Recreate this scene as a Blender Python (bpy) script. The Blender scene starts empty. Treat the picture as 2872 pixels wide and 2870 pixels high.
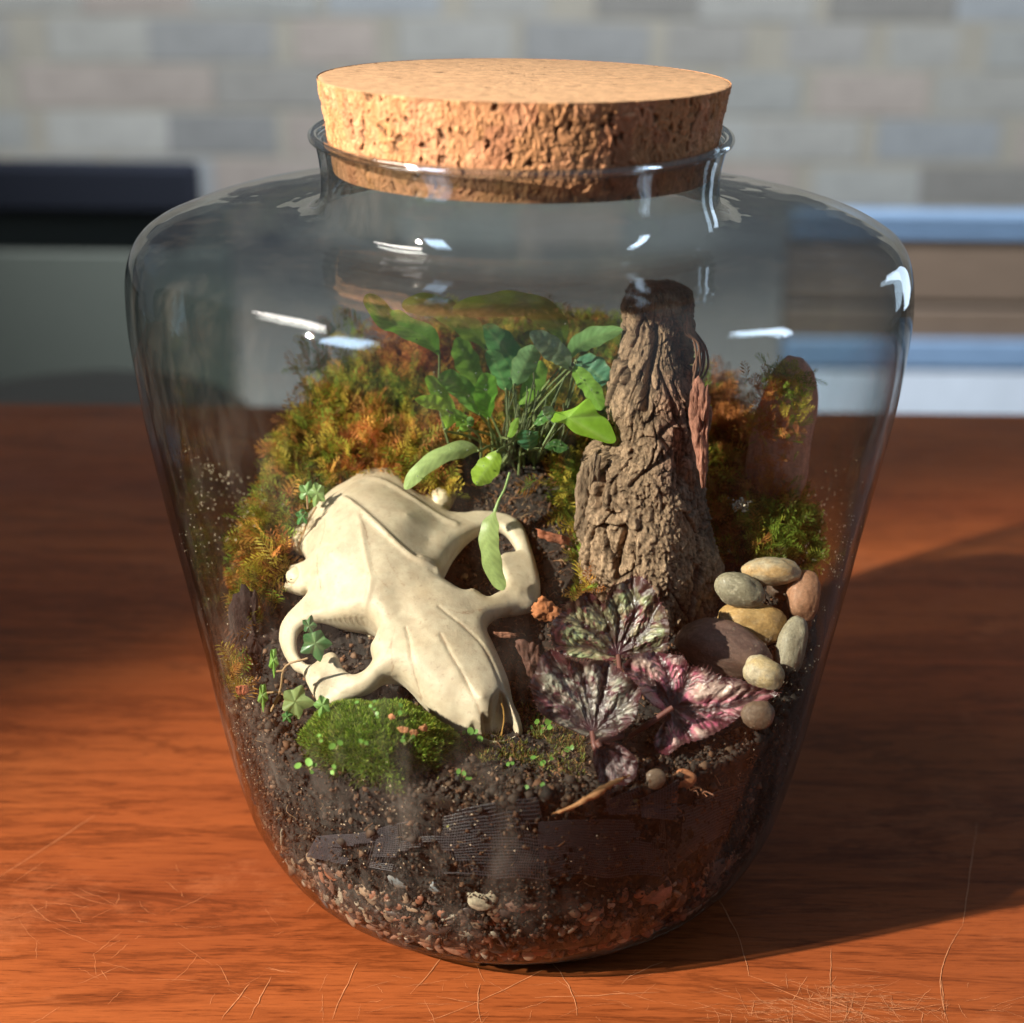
import bpy, math, random
import numpy as np
from math import radians, sin, cos, tan, pi
from mathutils import Matrix, Vector
rng = np.random.default_rng(7); random.seed(7)
scene = bpy.context.scene
COL = scene.collection

# ------------------------------------------------------------------ camera
CAM = np.array([-0.002, -0.645, 0.424])
PITCH, ROLL = radians(22.4), radians(0.6)
FPX, CXP, CYP = 4757.0, 1436.0, 1435.0          # focal length / centre in photograph pixels (2872 wide)
Fw = np.array([0, cos(PITCH), -sin(PITCH)]); R0 = np.array([1., 0, 0]); U0 = np.array([0, sin(PITCH), cos(PITCH)])
Rr = cos(ROLL) * R0 + sin(ROLL) * U0; Ur = cos(ROLL) * U0 - sin(ROLL) * R0
cd = bpy.data.cameras.new("camera"); cam = bpy.data.objects.new("camera", cd); COL.objects.link(cam)
cam.matrix_world = Matrix(((Rr[0], Ur[0], -Fw[0], CAM[0]), (Rr[1], Ur[1], -Fw[1], CAM[1]), (Rr[2], Ur[2], -Fw[2], CAM[2]), (0, 0, 0, 1)))
cd.sensor_fit = 'HORIZONTAL'; cd.sensor_width = 36; cd.lens = 36 * FPX / 2872
cd.clip_start = 0.02; cd.clip_end = 50
cd.dof.use_dof = True; cd.dof.focus_distance = 0.662; cd.dof.aperture_fstop = 6.6
scene.camera = cam

# ------------------------------------------------------------------ world, lamps, exposure
w = bpy.data.worlds.new("World"); scene.world = w; w.use_nodes = True
w.node_tree.nodes["Background"].inputs[0].default_value = (0.50, 0.56, 0.66, 1)
w.node_tree.nodes["Background"].inputs[1].default_value = 0.17

def look_at(o, src, dst):
    o.location = src
    o.rotation_euler = (Vector(dst) - Vector(src)).to_track_quat('-Z', 'Y').to_euler()

def lamp(name, kind, src, dst, energy, color, **kw):
    l = bpy.data.lights.new(name, kind); l.energy = energy; l.color = color
    for k, v in kw.items(): setattr(l, k, v)
    o = bpy.data.objects.new(name, l); COL.objects.link(o); look_at(o, src, dst); return o
AZ, EL = radians(24), radians(32)
KD = np.array([cos(EL) * cos(AZ), cos(EL) * sin(AZ), -sin(EL)])      # direction the warm light travels
aim = np.array([-0.05, -0.17, 0.13]); src = aim - KD * 2.6
lamp("sunbeam_lamp", 'SPOT', src, aim, 1130, (1.0, 0.88, 0.73), shadow_soft_size=0.022, spot_size=radians(18.4), spot_blend=0.75)
# two windows of the room, high behind the photographer and to the right, and a round ceiling lamp
lamp("window_lamp", 'AREA', (-1.6, -1.3, 1.5), (0, 0, .15), 9, (0.55, 0.75, 1.0), shape='RECTANGLE', size=0.5, size_y=0.9)
lamp("window_lamp", 'AREA', (1.9, -0.5, 1.3), (0, 0, .2), 8, (0.62, 0.80, 1.0), shape='RECTANGLE', size=0.22, size_y=1.1)
lamp("wall_fill", 'SPOT', (0.2, 1.1, 1.75), (0.15, 4.4, -.2), 680, (.95, .97, 1.0), shadow_soft_size=.15, spot_size=radians(92), spot_blend=.35)  # added fill that only brightens the back wall, no lamp known there
lamp("window_lamp", 'AREA', (1.3, 1.5, .35), (0, 0, .2), 3, (0.62, 0.80, 1.0), shape='RECTANGLE', size=0.22, size_y=1.0)
scene.view_settings.view_transform = 'Standard'; scene.view_settings.look = 'None'
scene.view_settings.exposure = 0; scene.view_settings.gamma = 1
scene.cycles.max_bounces = 10; scene.cycles.transparent_max_bounces = 24; scene.cycles.glossy_bounces = 5
scene.cycles.transmission_bounces = 8; scene.cycles.diffuse_bounces = 3
scene.cycles.caustics_reflective = False; scene.cycles.caustics_refractive = False
scene.cycles.sample_clamp_indirect = 4; scene.cycles.use_denoising = True

# ------------------------------------------------------------------ pixel <-> place helpers
def ray(px, py):
    px = np.asarray(px, float); py = np.asarray(py, float)
    return (Fw[None] + ((px - CXP) / FPX)[..., None] * Rr + ((CYP - py) / FPX)[..., None] * Ur)
def P(px, py, y):
    d = ray(np.atleast_1d(px), np.atleast_1d(py)); t = (np.asarray(y, float) - CAM[1]) / d[:, 1]
    return CAM + d * t[:, None]
def P1(px, py, y): return P(px, py, y)[0]
def proj(p):
    q = np.atleast_2d(p) - CAM; z = q @ Fw
    return CXP + FPX * (q @ Rr) / z, CYP - FPX * (q @ Ur) / z
def c1(a): a = np.atleast_2d(a).astype(float); return np.c_[700 + a[:, 0] * .46608, 1250 + a[:, 1] * .46608]
def c2(a): a = np.atleast_2d(a).astype(float); return np.c_[1400 + a[:, 0] * .51787, 750 + a[:, 1] * .51787]
def c3(a): a = np.atleast_2d(a).astype(float); return np.c_[600 + a[:, 0] * .62112, 800 + a[:, 1] * .62112]
def c4(a): a = np.atleast_2d(a).astype(float); return np.c_[1400 + a[:, 0] * .49172, 1500 + a[:, 1] * .49172]
def c5(a): a = np.atleast_2d(a).astype(float); return np.c_[600 + a[:, 0] * .51760, 1900 + a[:, 1] * .51760]
def c6(a): a = np.atleast_2d(a).astype(float); return np.c_[1300 + a[:, 0] * .56936, 2100 + a[:, 1] * .56936]
def dsp(a): return np.atleast_2d(a).astype(float) * 1.48654
MPP = lambda p: (np.asarray(p) - CAM) @ Fw / FPX       # metres per photograph pixel at a place

# ------------------------------------------------------------------ noise
def _h(i, j, k, s):
    n = (i.astype(np.int64) * 374761393 + j.astype(np.int64) * 668265263 + k.astype(np.int64) * 2147483647 + s * 974634777) & 0x7fffffff
    n = ((n ^ (n >> 13)) * 1274126177) & 0x7fffffff
    n = ((n ^ (n >> 16)) * 668265263) & 0x7fffffff
    return ((n ^ (n >> 15)) & 0xffffff) / float(0xffffff)
def vn(p, s=0):
    f = np.floor(p); i = f.astype(np.int64); t = p - f; t = t * t * (3 - 2 * t); r = 0
    for a in (0, 1):
        wa = t[:, 0] if a else 1 - t[:, 0]
        for b in (0, 1):
            wb = t[:, 1] if b else 1 - t[:, 1]
            for c in (0, 1):
                wc = t[:, 2] if c else 1 - t[:, 2]
                r = r + wa * wb * wc * _h(i[:, 0] + a, i[:, 1] + b, i[:, 2] + c, s)
    return r * 2 - 1
def fbm(p, o=4, s=0, g=.5):
    r = 0; a = 1.; n = 0
    for k in range(o): r = r + a * vn(p * 2 ** k + 13.7 * k, s + k); n += a; a *= g
    return r / n
def worley(p, s=0):
    f = np.floor(p); i = f.astype(np.int64); d1 = np.full(len(p), 9.); d2 = np.full(len(p), 9.); idc = np.zeros(len(p))
    for a in (-1, 0, 1):
        for b in (-1, 0, 1):
            for c in (-1, 0, 1):
                x, y, z = i[:, 0] + a, i[:, 1] + b, i[:, 2] + c
                q = np.c_[x + _h(x, y, z, s), y + _h(x, y, z, s + 1), z + _h(x, y, z, s + 2)]
                d = np.sqrt(((p - q) ** 2).sum(1)); m = d < d1
                d2 = np.where(m, d1, np.minimum(d2, d)); idc = np.where(m, _h(x, y, z, s + 3), idc); d1 = np.where(m, d, d1)
    return d1, d2, idc
def sst(a, b, x): t = np.clip((x - a) / (b - a), 0, 1); return t * t * (3 - 2 * t)
def catmull(pts, n):
    pts = np.asarray(pts, float); m = len(pts); q = np.vstack([2 * pts[0] - pts[1], pts, 2 * pts[-1] - pts[-2]])
    u = np.linspace(0, m - 1 - 1e-9, n); i = u.astype(int); t = (u - i)[:, None]
    a, b, c, d = q[i], q[i + 1], q[i + 2], q[i + 3]
    return .5 * (2 * b + (c - a) * t + (2 * a - 5 * b + 4 * c - d) * t ** 2 + (3 * b - a - 3 * c + d) * t ** 3)
def closed_curve(pts, n):
    pts = np.asarray(pts, float); m = len(pts); u = np.arange(n) / n * m; i = u.astype(int); t = (u - i)[:, None]
    a, b, c, d = pts[(i - 1) % m], pts[i % m], pts[(i + 1) % m], pts[(i + 2) % m]
    return .5 * (2 * b + (c - a) * t + (2 * a - 5 * b + 4 * c - d) * t ** 2 + (3 * b - a - 3 * c + d) * t ** 3)
def inpoly(p, poly):
    x, y = p[:, 0], p[:, 1]; r = np.zeros(len(p), bool); n = len(poly)
    for i in range(n):
        x1, y1 = poly[i]; x2, y2 = poly[(i + 1) % n]
        c = ((y1 > y) != (y2 > y)) & (x < (x2 - x1) * (y - y1) / ((y2 - y1) if y2 != y1 else 1e-9) + x1); r ^= c
    return r
def segdist(p, poly, closed=False):
    n = len(poly); d = np.full(len(p), 1e9)
    for i in range(n if closed else n - 1):
        a, b = poly[i], poly[(i + 1) % n]; ab = b - a; L = ab @ ab + 1e-12
        t = np.clip(((p - a) @ ab) / L, 0, 1); d = np.minimum(d, np.sqrt(((p - a - t[:, None] * ab) ** 2).sum(1)))
    return d

# ------------------------------------------------------------------ object helpers
def tag(o, label=None, cat=None, group=None, kind=None):
    if label: o['label'] = label
    if cat: o['category'] = cat
    if group: o['group'] = group
    if kind: o['kind'] = kind
    return o
def empty(name, loc, label=None, cat=None, group=None):
    o = bpy.data.objects.new(name, None); o.empty_display_size = .01; o.location = [float(v) for v in loc]
    COL.objects.link(o); return tag(o, label, cat, group)
def mk(name, v, f, mat, parent=None, loc=None, col=None, smooth=True, wl=None):
    """one mesh object from world-space vertices; parent = Empty or mesh object whose world place is known"""
    v = np.asarray(v, float)
    if parent is not None: off = WLOC[parent.name]; rel = np.zeros(3)
    else:
        if loc is None: loc = np.array([(v[:, 0].min() + v[:, 0].max()) / 2, (v[:, 1].min() + v[:, 1].max()) / 2, v[:, 2].min()])
        off = np.asarray(loc, float); rel = off
    me = bpy.data.meshes.new(name)
    if isinstance(f, np.ndarray):
        me.vertices.add(len(v)); me.vertices.foreach_set("co", (v - off).astype(np.float32).ravel())
        k = f.shape[1]; me.loops.add(f.size); me.loops.foreach_set("vertex_index", f.astype(np.int32).ravel())
        me.polygons.add(len(f)); me.polygons.foreach_set("loop_start", np.arange(0, f.size, k, dtype=np.int32))
        me.update(calc_edges=True)
    else: me.from_pydata((v - off).tolist(), [], [tuple(int(i) for i in q) for q in f]); me.update()
    if smooth: me.polygons.foreach_set("use_smooth", np.ones(len(me.polygons), bool))
    if col is not None:
        a = me.color_attributes.new("Col", 'FLOAT_COLOR', 'POINT'); c = np.asarray(col, float)
        if c.ndim == 1: c = np.tile(c, (len(v), 1))
        a.data.foreach_set("color", np.c_[c, np.ones(len(c))].astype(np.float32).ravel())
    if mat: me.materials.append(mat)
    o = bpy.data.objects.new(name, me); COL.objects.link(o)
    if parent is not None: o.parent = parent; WLOC[o.name] = off
    else: o.location = [float(x) for x in rel]; WLOC[o.name] = off
    return o
WLOC = {}
def root(name, loc, label, cat, group=None):
    o = empty(name, loc, label, cat, group); WLOC[o.name] = np.asarray(loc, float); return o
def gridf(nu, nv, wrap=False):
    i, j = np.meshgrid(np.arange(nu - (0 if wrap else 1)), np.arange(nv - 1), indexing='ij'); i2 = (i + 1) % nu
    return np.stack([i * nv + j, i2 * nv + j, i2 * nv + j + 1, i * nv + j + 1], -1).reshape(-1, 4)
def box(c, s, bev=0.0, rz=0):
    c = np.array(c, float); h = np.array(s, float) / 2; b = min(bev, h.min() * .9); v = []
    if b <= 0:
        for z in (-1, 1):
            for y in (-1, 1):
                for x in (-1, 1): v.append((x * h[0], y * h[1], z * h[2]))
        f = [(0, 2, 3, 1), (4, 5, 7, 6), (0, 1, 5, 4), (2, 6, 7, 3), (0, 4, 6, 2), (1, 3, 7, 5)]
    else:
        idx = {}
        for sx in (-1, 1):
            for sy in (-1, 1):
                for sz in (-1, 1):
                    for ax in range(3):
                        q = [sx * (h[0] - b), sy * (h[1] - b), sz * (h[2] - b)]; q[ax] = (sx, sy, sz)[ax] * h[ax]
                        idx[(sx, sy, sz, ax)] = len(v); v.append(q)
        I = idx; f = []
        for ax in range(3):
            o1, o2 = [a for a in range(3) if a != ax]
            for s_ in (-1, 1):
                q = []
                for a, bb in ((-1, -1), (1, -1), (1, 1), (-1, 1)):
                    k = [0, 0, 0]; k[ax] = s_; k[o1] = a; k[o2] = bb; q.append(I[(k[0], k[1], k[2], ax)])
                f.append(q)
            for a in (-1, 1):
                for bb in (-1, 1):
                    q = []
                    k = [0, 0, 0]; k[o1] = a; k[o2] = bb
                    k[ax] = -1; k1 = tuple(k); k[ax] = 1; k2 = tuple(k)
                    f.append([I[k1 + (o1,)], I[k2 + (o1,)], I[k2 + (o2,)], I[k1 + (o2,)]])
        for sx in (-1, 1):
            for sy in (-1, 1):
                for sz in (-1, 1): f.append([I[(sx, sy, sz, 0)], I[(sx, sy, sz, 1)], I[(sx, sy, sz, 2)]])
    v = np.array(v, float)
    if rz: v = v @ np.array([[cos(rz), sin(rz), 0], [-sin(rz), cos(rz), 0], [0, 0, 1]])
    return v + c, f
_t = (1 + 5 ** .5) / 2
def ico(n):
    v = [(-1, _t, 0), (1, _t, 0), (-1, -_t, 0), (1, -_t, 0), (0, -1, _t), (0, 1, _t), (0, -1, -_t), (0, 1, -_t), (_t, 0, -1), (_t, 0, 1), (-_t, 0, -1), (-_t, 0, 1)]
    f = [(0, 11, 5), (0, 5, 1), (0, 1, 7), (0, 7, 10), (0, 10, 11), (1, 5, 9), (5, 11, 4), (11, 10, 2), (10, 7, 6), (7, 1, 8), (3, 9, 4), (3, 4, 2), (3, 2, 6), (3, 6, 8), (3, 8, 9), (4, 9, 5), (2, 4, 11), (6, 2, 10), (8, 6, 7), (9, 8, 1)]
    v = [np.array(q) / np.linalg.norm(q) for q in v]
    for _ in range(n):
        m = {}; g = []
        def mid(a, b):
            k = (min(a, b), max(a, b))
            if k not in m: q = v[a] + v[b]; v.append(q / np.linalg.norm(q)); m[k] = len(v) - 1
            return m[k]
        for a, b, c in f: x, y, z = mid(a, b), mid(b, c), mid(c, a); g += [(a, x, z), (b, y, x), (c, z, y), (x, y, z)]
        f = g
    return np.array(v), np.array(f)
def tube(pts, r, ns=6, n=None):
    pts = catmull(pts, n) if n else np.asarray(pts, float); N = len(pts); r = np.full(N, r) if np.isscalar(r) else np.interp(np.linspace(0, 1, N), np.linspace(0, 1, len(r)), r)
    T = np.gradient(pts, axis=0); T /= np.linalg.norm(T, axis=1)[:, None] + 1e-12
    A = np.cross(T, [.13, .9, .41]); A /= np.linalg.norm(A, axis=1)[:, None] + 1e-12; B = np.cross(T, A)
    an = np.arange(ns) / ns * 2 * pi
    v = pts[:, None] + r[:, None, None] * (np.cos(an)[None, :, None] * A[:, None] + np.sin(an)[None, :, None] * B[:, None])
    i, j = np.meshgrid(np.arange(N - 1), np.arange(ns), indexing='ij'); j2 = (j + 1) % ns
    return v.reshape(-1, 3), np.stack([i * ns + j, i * ns + j2, (i + 1) * ns + j2, (i + 1) * ns + j], -1).reshape(-1, 4)
def join(lst):
    V = []; F = []; n = 0; C = []
    for it in lst:
        V.append(it[0]); F.append(np.asarray(it[1]) + n); n += len(it[0])
        if len(it) > 2: C.append(it[2] if np.ndim(it[2]) == 2 else np.tile(it[2], (len(it[0]), 1)))
    return (np.vstack(V), np.vstack(F)) + ((np.vstack(C),) if C else ())
def rotm(n):
    """n random rotation matrices"""
    q = rng.normal(size=(n, 4)); q /= np.linalg.norm(q, axis=1)[:, None]; a, b, c, d = q.T
    return np.stack([np.stack([1 - 2 * (c * c + d * d), 2 * (b * c - a * d), 2 * (b * d + a * c)], -1), np.stack([2 * (b * c + a * d), 1 - 2 * (b * b + d * d), 2 * (c * d - a * b)], -1), np.stack([2 * (b * d - a * c), 2 * (c * d + a * b), 1 - 2 * (b * b + c * c)], -1)], 1)
def frames(Z, jit=0.):
    """rotation matrices (columns X,Y,Z) with given Z directions, random spin"""
    Z = Z / np.linalg.norm(Z, axis=1)[:, None]; r = rng.normal(size=Z.shape); X = np.cross(r, Z); X /= np.linalg.norm(X, axis=1)[:, None]; Y = np.cross(Z, X)
    return np.stack([X, Y, Z], -1)
def scatter(tv, tf, pos, R, sc, cols):
    """copies of a template: tv (m,3) tf (k,3|4)  pos (n,3) R (n,3,3) sc (n,)|(n,3) -> verts, faces, colours"""
    n, m = len(pos), len(tv); sc = np.asarray(sc); sc = sc[:, None] if sc.ndim == 1 else sc
    q = tv[None] * sc[:, None, :]; v = np.einsum('nij,nmj->nmi', R, q) + pos[:, None]
    f = (tf[None] + (np.arange(n) * m)[:, None, None]).reshape(-1, tf.shape[1])
    return v.reshape(-1, 3), f, np.repeat(cols, m, 0)

# ------------------------------------------------------------------ materials
def newmat(name):
    m = bpy.data.materials.new(name); m.use_nodes = True; nt = m.node_tree; nt.nodes.clear()
    out = nt.nodes.new('ShaderNodeOutputMaterial'); return m, nt, out
def N(nt, t, **kw):
    n = nt.nodes.new(t)
    for k, v in kw.items():
        if k in n.inputs: n.inputs[k].default_value = v
        else: setattr(n, k, v)
    return n
def colmat(name, rough=.6, base=None, spec=.5, nscale=200, namt=.25, bump=.0, bscale=400, bdist=.0005, trans=0., coat=0., sss=0., stretch=None, metal=0.):
    m, nt, out = newmat(name); L = nt.links.new
    p = N(nt, 'ShaderNodeBsdfPrincipled'); p.inputs['Roughness'].default_value = rough; p.inputs['Specular IOR Level'].default_value = spec
    p.inputs['Coat Weight'].default_value = coat; p.inputs['Coat Roughness'].default_value = .15; p.inputs['Metallic'].default_value = metal
    tc = N(nt, 'ShaderNodeTexCoord'); mp = N(nt, 'ShaderNodeMapping')
    if stretch: mp.inputs['Scale'].default_value = stretch
    L(tc.outputs['Object'], mp.inputs[0])
    if base is None: a = N(nt, 'ShaderNodeAttribute', attribute_name="Col"); csrc = a.outputs['Color']
    else: a = N(nt, 'ShaderNodeRGB'); a.outputs[0].default_value = (*base, 1); csrc = a.outputs[0]
    nz = N(nt, 'ShaderNodeTexNoise'); nz.inputs['Scale'].default_value = nscale; nz.inputs['Detail'].default_value = 6; nz.inputs['Roughness'].default_value = .65
    L(mp.outputs[0], nz.inputs['Vector'])
    mr = N(nt, 'ShaderNodeMapRange'); mr.inputs[1].default_value = .25; mr.inputs[2].default_value = .75; mr.inputs[3].default_value = 1 - namt; mr.inputs[4].default_value = 1 + namt
    L(nz.outputs[0], mr.inputs[0])
    mx = N(nt, 'ShaderNodeVectorMath', operation='SCALE'); L(csrc, mx.inputs[0]); L(mr.outputs[0], mx.inputs['Scale'])
    L(mx.outputs[0], p.inputs['Base Color'])
    if bump > 0:
        bz = N(nt, 'ShaderNodeTexNoise'); bz.inputs['Scale'].default_value = bscale; bz.inputs['Detail'].default_value = 8; bz.inputs['Roughness'].default_value = .7
        L(mp.outputs[0], bz.inputs['Vector']); b = N(nt, 'ShaderNodeBump'); b.inputs['Strength'].default_value = bump; b.inputs['Distance'].default_value = bdist
        L(bz.outputs[0], b.inputs['Height']); L(b.outputs[0], p.inputs['Normal'])
    if sss > 0: p.inputs['Subsurface Weight'].default_value = sss; p.inputs['Subsurface Radius'].default_value = (.004, .0025, .0015); p.inputs['Subsurface Scale'].default_value = 1
    if trans > 0:
        t = N(nt, 'ShaderNodeBsdfTranslucent'); L(mx.outputs[0], t.inputs[0]); s = N(nt, 'ShaderNodeMixShader'); s.inputs[0].default_value = trans
        L(p.outputs[0], s.inputs[1]); L(t.outputs[0], s.inputs[2]); L(s.outputs[0], out.inputs[0])
    else: L(p.outputs[0], out.inputs[0])
    return m
def glassmat(name, tint=(.89, .91, .905), edge=(.36, .41, .42), bump=.4, f0=.014):
    m, nt, out = newmat(name); L = nt.links.new
    tc = N(nt, 'ShaderNodeTexCoord'); mp = N(nt, 'ShaderNodeMapping'); mp.inputs['Scale'].default_value = (1, 1, .6); L(tc.outputs['Object'], mp.inputs[0])
    nz = N(nt, 'ShaderNodeTexNoise'); nz.inputs['Scale'].default_value = 22; nz.inputs['Detail'].default_value = 2; L(mp.outputs[0], nz.inputs['Vector'])
    b = N(nt, 'ShaderNodeBump'); b.inputs['Strength'].default_value = bump; b.inputs['Distance'].default_value = .002; L(nz.outputs[0], b.inputs['Height'])
    lw = N(nt, 'ShaderNodeLayerWeight'); lw.inputs['Blend'].default_value = .5
    pw = N(nt, 'ShaderNodeMath', operation='POWER'); pw.inputs[1].default_value = 5; L(lw.outputs['Facing'], pw.inputs[0])
    mc = N(nt, 'ShaderNodeMix', data_type='RGBA'); mc.inputs[6].default_value = (*tint, 1); mc.inputs[7].default_value = (*edge, 1); L(pw.outputs[0], mc.inputs[0])
    t = N(nt, 'ShaderNodeBsdfTransparent'); L(mc.outputs[2], t.inputs[0])
    f5 = N(nt, 'ShaderNodeMath', operation='POWER'); f5.inputs[1].default_value = 6; L(lw.outputs['Facing'], f5.inputs[0])
    fa = N(nt, 'ShaderNodeMath', operation='MULTIPLY_ADD'); fa.inputs[1].default_value = .95; fa.use_clamp = True; L(f5.outputs[0], fa.inputs[0])
    sz = N(nt, 'ShaderNodeSeparateXYZ'); L(tc.outputs['Object'], sz.inputs[0]); fz = N(nt, 'ShaderNodeMapRange'); fz.interpolation_type = 'SMOOTHSTEP'; fz.inputs[1].default_value = .245; fz.inputs[2].default_value = .275; fz.inputs[3].default_value = f0; fz.inputs[4].default_value = max(f0, .13)
    L(sz.outputs['Z'], fz.inputs[0]); L(fz.outputs[0], fa.inputs[2])
    g = N(nt, 'ShaderNodeBsdfGlossy'); g.inputs['Roughness'].default_value = .015; L(b.outputs[0], g.inputs['Normal'])
    s = N(nt, 'ShaderNodeMixShader'); L(fa.outputs[0], s.inputs[0]); L(t.outputs[0], s.inputs[1]); L(g.outputs[0], s.inputs[2])
    # thin dried film and streaks of dirt on the inside, thicker low down
    sx = N(nt, 'ShaderNodeSeparateXYZ'); L(tc.outputs['Object'], sx.inputs[0]); hz = N(nt, 'ShaderNodeMapRange'); hz.inputs[1].default_value = .17; hz.inputs[2].default_value = .05; hz.inputs[3].default_value = .3; hz.inputs[4].default_value = 1; L(sx.outputs['Z'], hz.inputs[0])
    m2 = N(nt, 'ShaderNodeMapping'); m2.inputs['Scale'].default_value = (1, 1, .35); L(tc.outputs['Object'], m2.inputs[0]); n2 = N(nt, 'ShaderNodeTexNoise'); n2.inputs['Scale'].default_value = 55; n2.inputs['Detail'].default_value = 9; n2.inputs['Roughness'].default_value = .72; L(m2.outputs[0], n2.inputs['Vector'])
    r2 = N(nt, 'ShaderNodeMapRange'); r2.inputs[1].default_value = .50; r2.inputs[2].default_value = .78; r2.inputs[3].default_value = 0; r2.inputs[4].default_value = .17; L(n2.outputs[0], r2.inputs[0])
    mm = N(nt, 'ShaderNodeMath', operation='MULTIPLY'); L(r2.outputs[0], mm.inputs[0]); L(hz.outputs[0], mm.inputs[1]); df = N(nt, 'ShaderNodeBsdfDiffuse'); df.inputs[0].default_value = (.42, .38, .33, 1)
    s3 = N(nt, 'ShaderNodeMixShader'); L(mm.outputs[0], s3.inputs[0]); L(s.outputs[0], s3.inputs[1]); L(df.outputs[0], s3.inputs[2]); L(s3.outputs[0], out.inputs[0])
    return m

# table wood ---------------------------------------------------------------
def woodmat():
    m, nt, out = newmat("varnished_red_wood"); L = nt.links.new
    p = N(nt, 'ShaderNodeBsdfPrincipled'); p.inputs['Specular IOR Level'].default_value = .12
    tc = N(nt, 'ShaderNodeTexCoord')
    def noise(sx, sy, scale, det=6, ro=.6, dist=0):
        mp = N(nt, 'ShaderNodeMapping'); mp.inputs['Scale'].default_value = (sx, sy, 1); L(tc.outputs['Object'], mp.inputs[0])
        n = N(nt, 'ShaderNodeTexNoise'); n.inputs['Scale'].default_value = scale; n.inputs['Detail'].default_value = det; n.inputs['Roughness'].default_value = ro; n.inputs['Distortion'].default_value = dist
        L(mp.outputs[0], n.inputs['Vector']); return n
    def ramp(n, st):
        r = N(nt, 'ShaderNodeValToRGB'); e = r.color_ramp.elements; e[0].position, e[0].color = st[0][0], (*st[0][1], 1); e[1].position, e[1].color = st[-1][0], (*st[-1][1], 1)
        for q in st[1:-1]: x = e.new(q[0]); x.color = (*q[1], 1)
        L(n, r.inputs[0]); return r
    def mul(a, b, f=1.):
        x = N(nt, 'ShaderNodeMix', data_type='RGBA', blend_type='MULTIPLY'); x.inputs[0].default_value = f; L(a, x.inputs[6]); L(b, x.inputs[7]); return x.outputs[2]
    base = ramp(noise(.6, 3, 2.4, 4, .55, .4).outputs[0], [(.3, (.19, .046, .014)), (.5, (.255, .066, .018)), (.72, (.33, .095, .026))])
    fine = ramp(noise(17, 260, 3.2, 8, .75).outputs[0], [(.33, (.38, .32, .30)), (.46, (.92, .9, .9)), (.75, (1.2, 1.2, 1.2))])
    streak = ramp(noise(2.2, 26, 3, 6, .7, .8).outputs[0], [(.33, (.42, .35, .32)), (.44, (.9, .88, .87)), (.6, (1, 1, 1))])
    figure = ramp(noise(1.6, 13.0, 1.9, 8, .7, .5).outputs[0], [(.46, (1, 1, 1)), (.5, (.5, .46, .45)), (.53, (.97, .96, .96))])
    c = mul(mul(mul(base.outputs[0], fine.outputs[0], 1.), streak.outputs[0], .6), figure.outputs[0], .75)
    wear = ramp(noise(1, 1.6, 9, 8, .75).outputs[0], [(.56, (0, 0, 0)), (.74, (1, 1, 1))])
    wf = N(nt, 'ShaderNodeMath', operation='MULTIPLY'); wf.inputs[1].default_value = .40; L(wear.outputs[0], wf.inputs[0])
    x = N(nt, 'ShaderNodeMix', data_type='RGBA'); L(wf.outputs[0], x.inputs[0]); L(c, x.inputs[6]); x.inputs[7].default_value = (.48, .17, .07, 1)
    L(x.outputs[2], p.inputs['Base Color'])
    rr = N(nt, 'ShaderNodeMapRange'); rr.inputs[3].default_value = .24; rr.inputs[4].default_value = .5; L(noise(1, 1, 14, 5).outputs[0], rr.inputs[0]); L(rr.outputs[0], p.inputs['Roughness'])
    b = N(nt, 'ShaderNodeBump'); b.inputs['Strength'].default_value = .35; b.inputs['Distance'].default_value = .0006
    L(noise(8, 110, 3.2, 8, .75).outputs[0], b.inputs['Height']); L(b.outputs[0], p.inputs['Normal']); L(p.outputs[0], out.inputs[0])
    return m
M_wood = woodmat()

# ================================================================== SETTING
t = root("dining_table", (0, -.1, -.75), "reddish brown varnished wooden table top covered in fine scratches", "table")
v, f = box((0, -.153, -.016), (2.6, 1.492, .032), .003)
mk("table_top", v, f, M_wood, t, smooth=False)
for sx in (-1.1, 1.1):
    for sy in (-.75, .48):
        v, f = box((sx, sy, -.391), (.08, .08, .717), .006); mk("leg", v, f, M_wood, t, smooth=False)
# thin scratches in the varnish, lying on the top
scr = []
def scratch(a, b, bend=0., wd=.00035):
    A = ray([a[0]], [a[1]])[0]; A = CAM + A * (-CAM[2] / A[2]); B = ray([b[0]], [b[1]])[0]; B = CAM + B * (-CAM[2] / B[2])
    d = B - A; L = np.linalg.norm(d); n = np.array([-d[1], d[0], 0]) / L; k = 9; u = np.linspace(0, 1, k)[:, None]
    c = A + d * u + n * (bend * L * 4 * u * (1 - u)) + n * rng.normal(0, .0002, (k, 1)); h = wd / 2 * np.sin(pi * np.clip(u * .96 + .02, 0, 1)) ** .4 * rng.uniform(.5, 1.2, (k, 1))
    v = np.stack([c + n * h, c - n * h], 1).reshape(-1, 3); v[:, 2] = .00025
    scr.append((v, np.array([[2 * i, 2 * i + 1, 2 * i + 3, 2 * i + 2] for i in range(k - 1)])))
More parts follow.
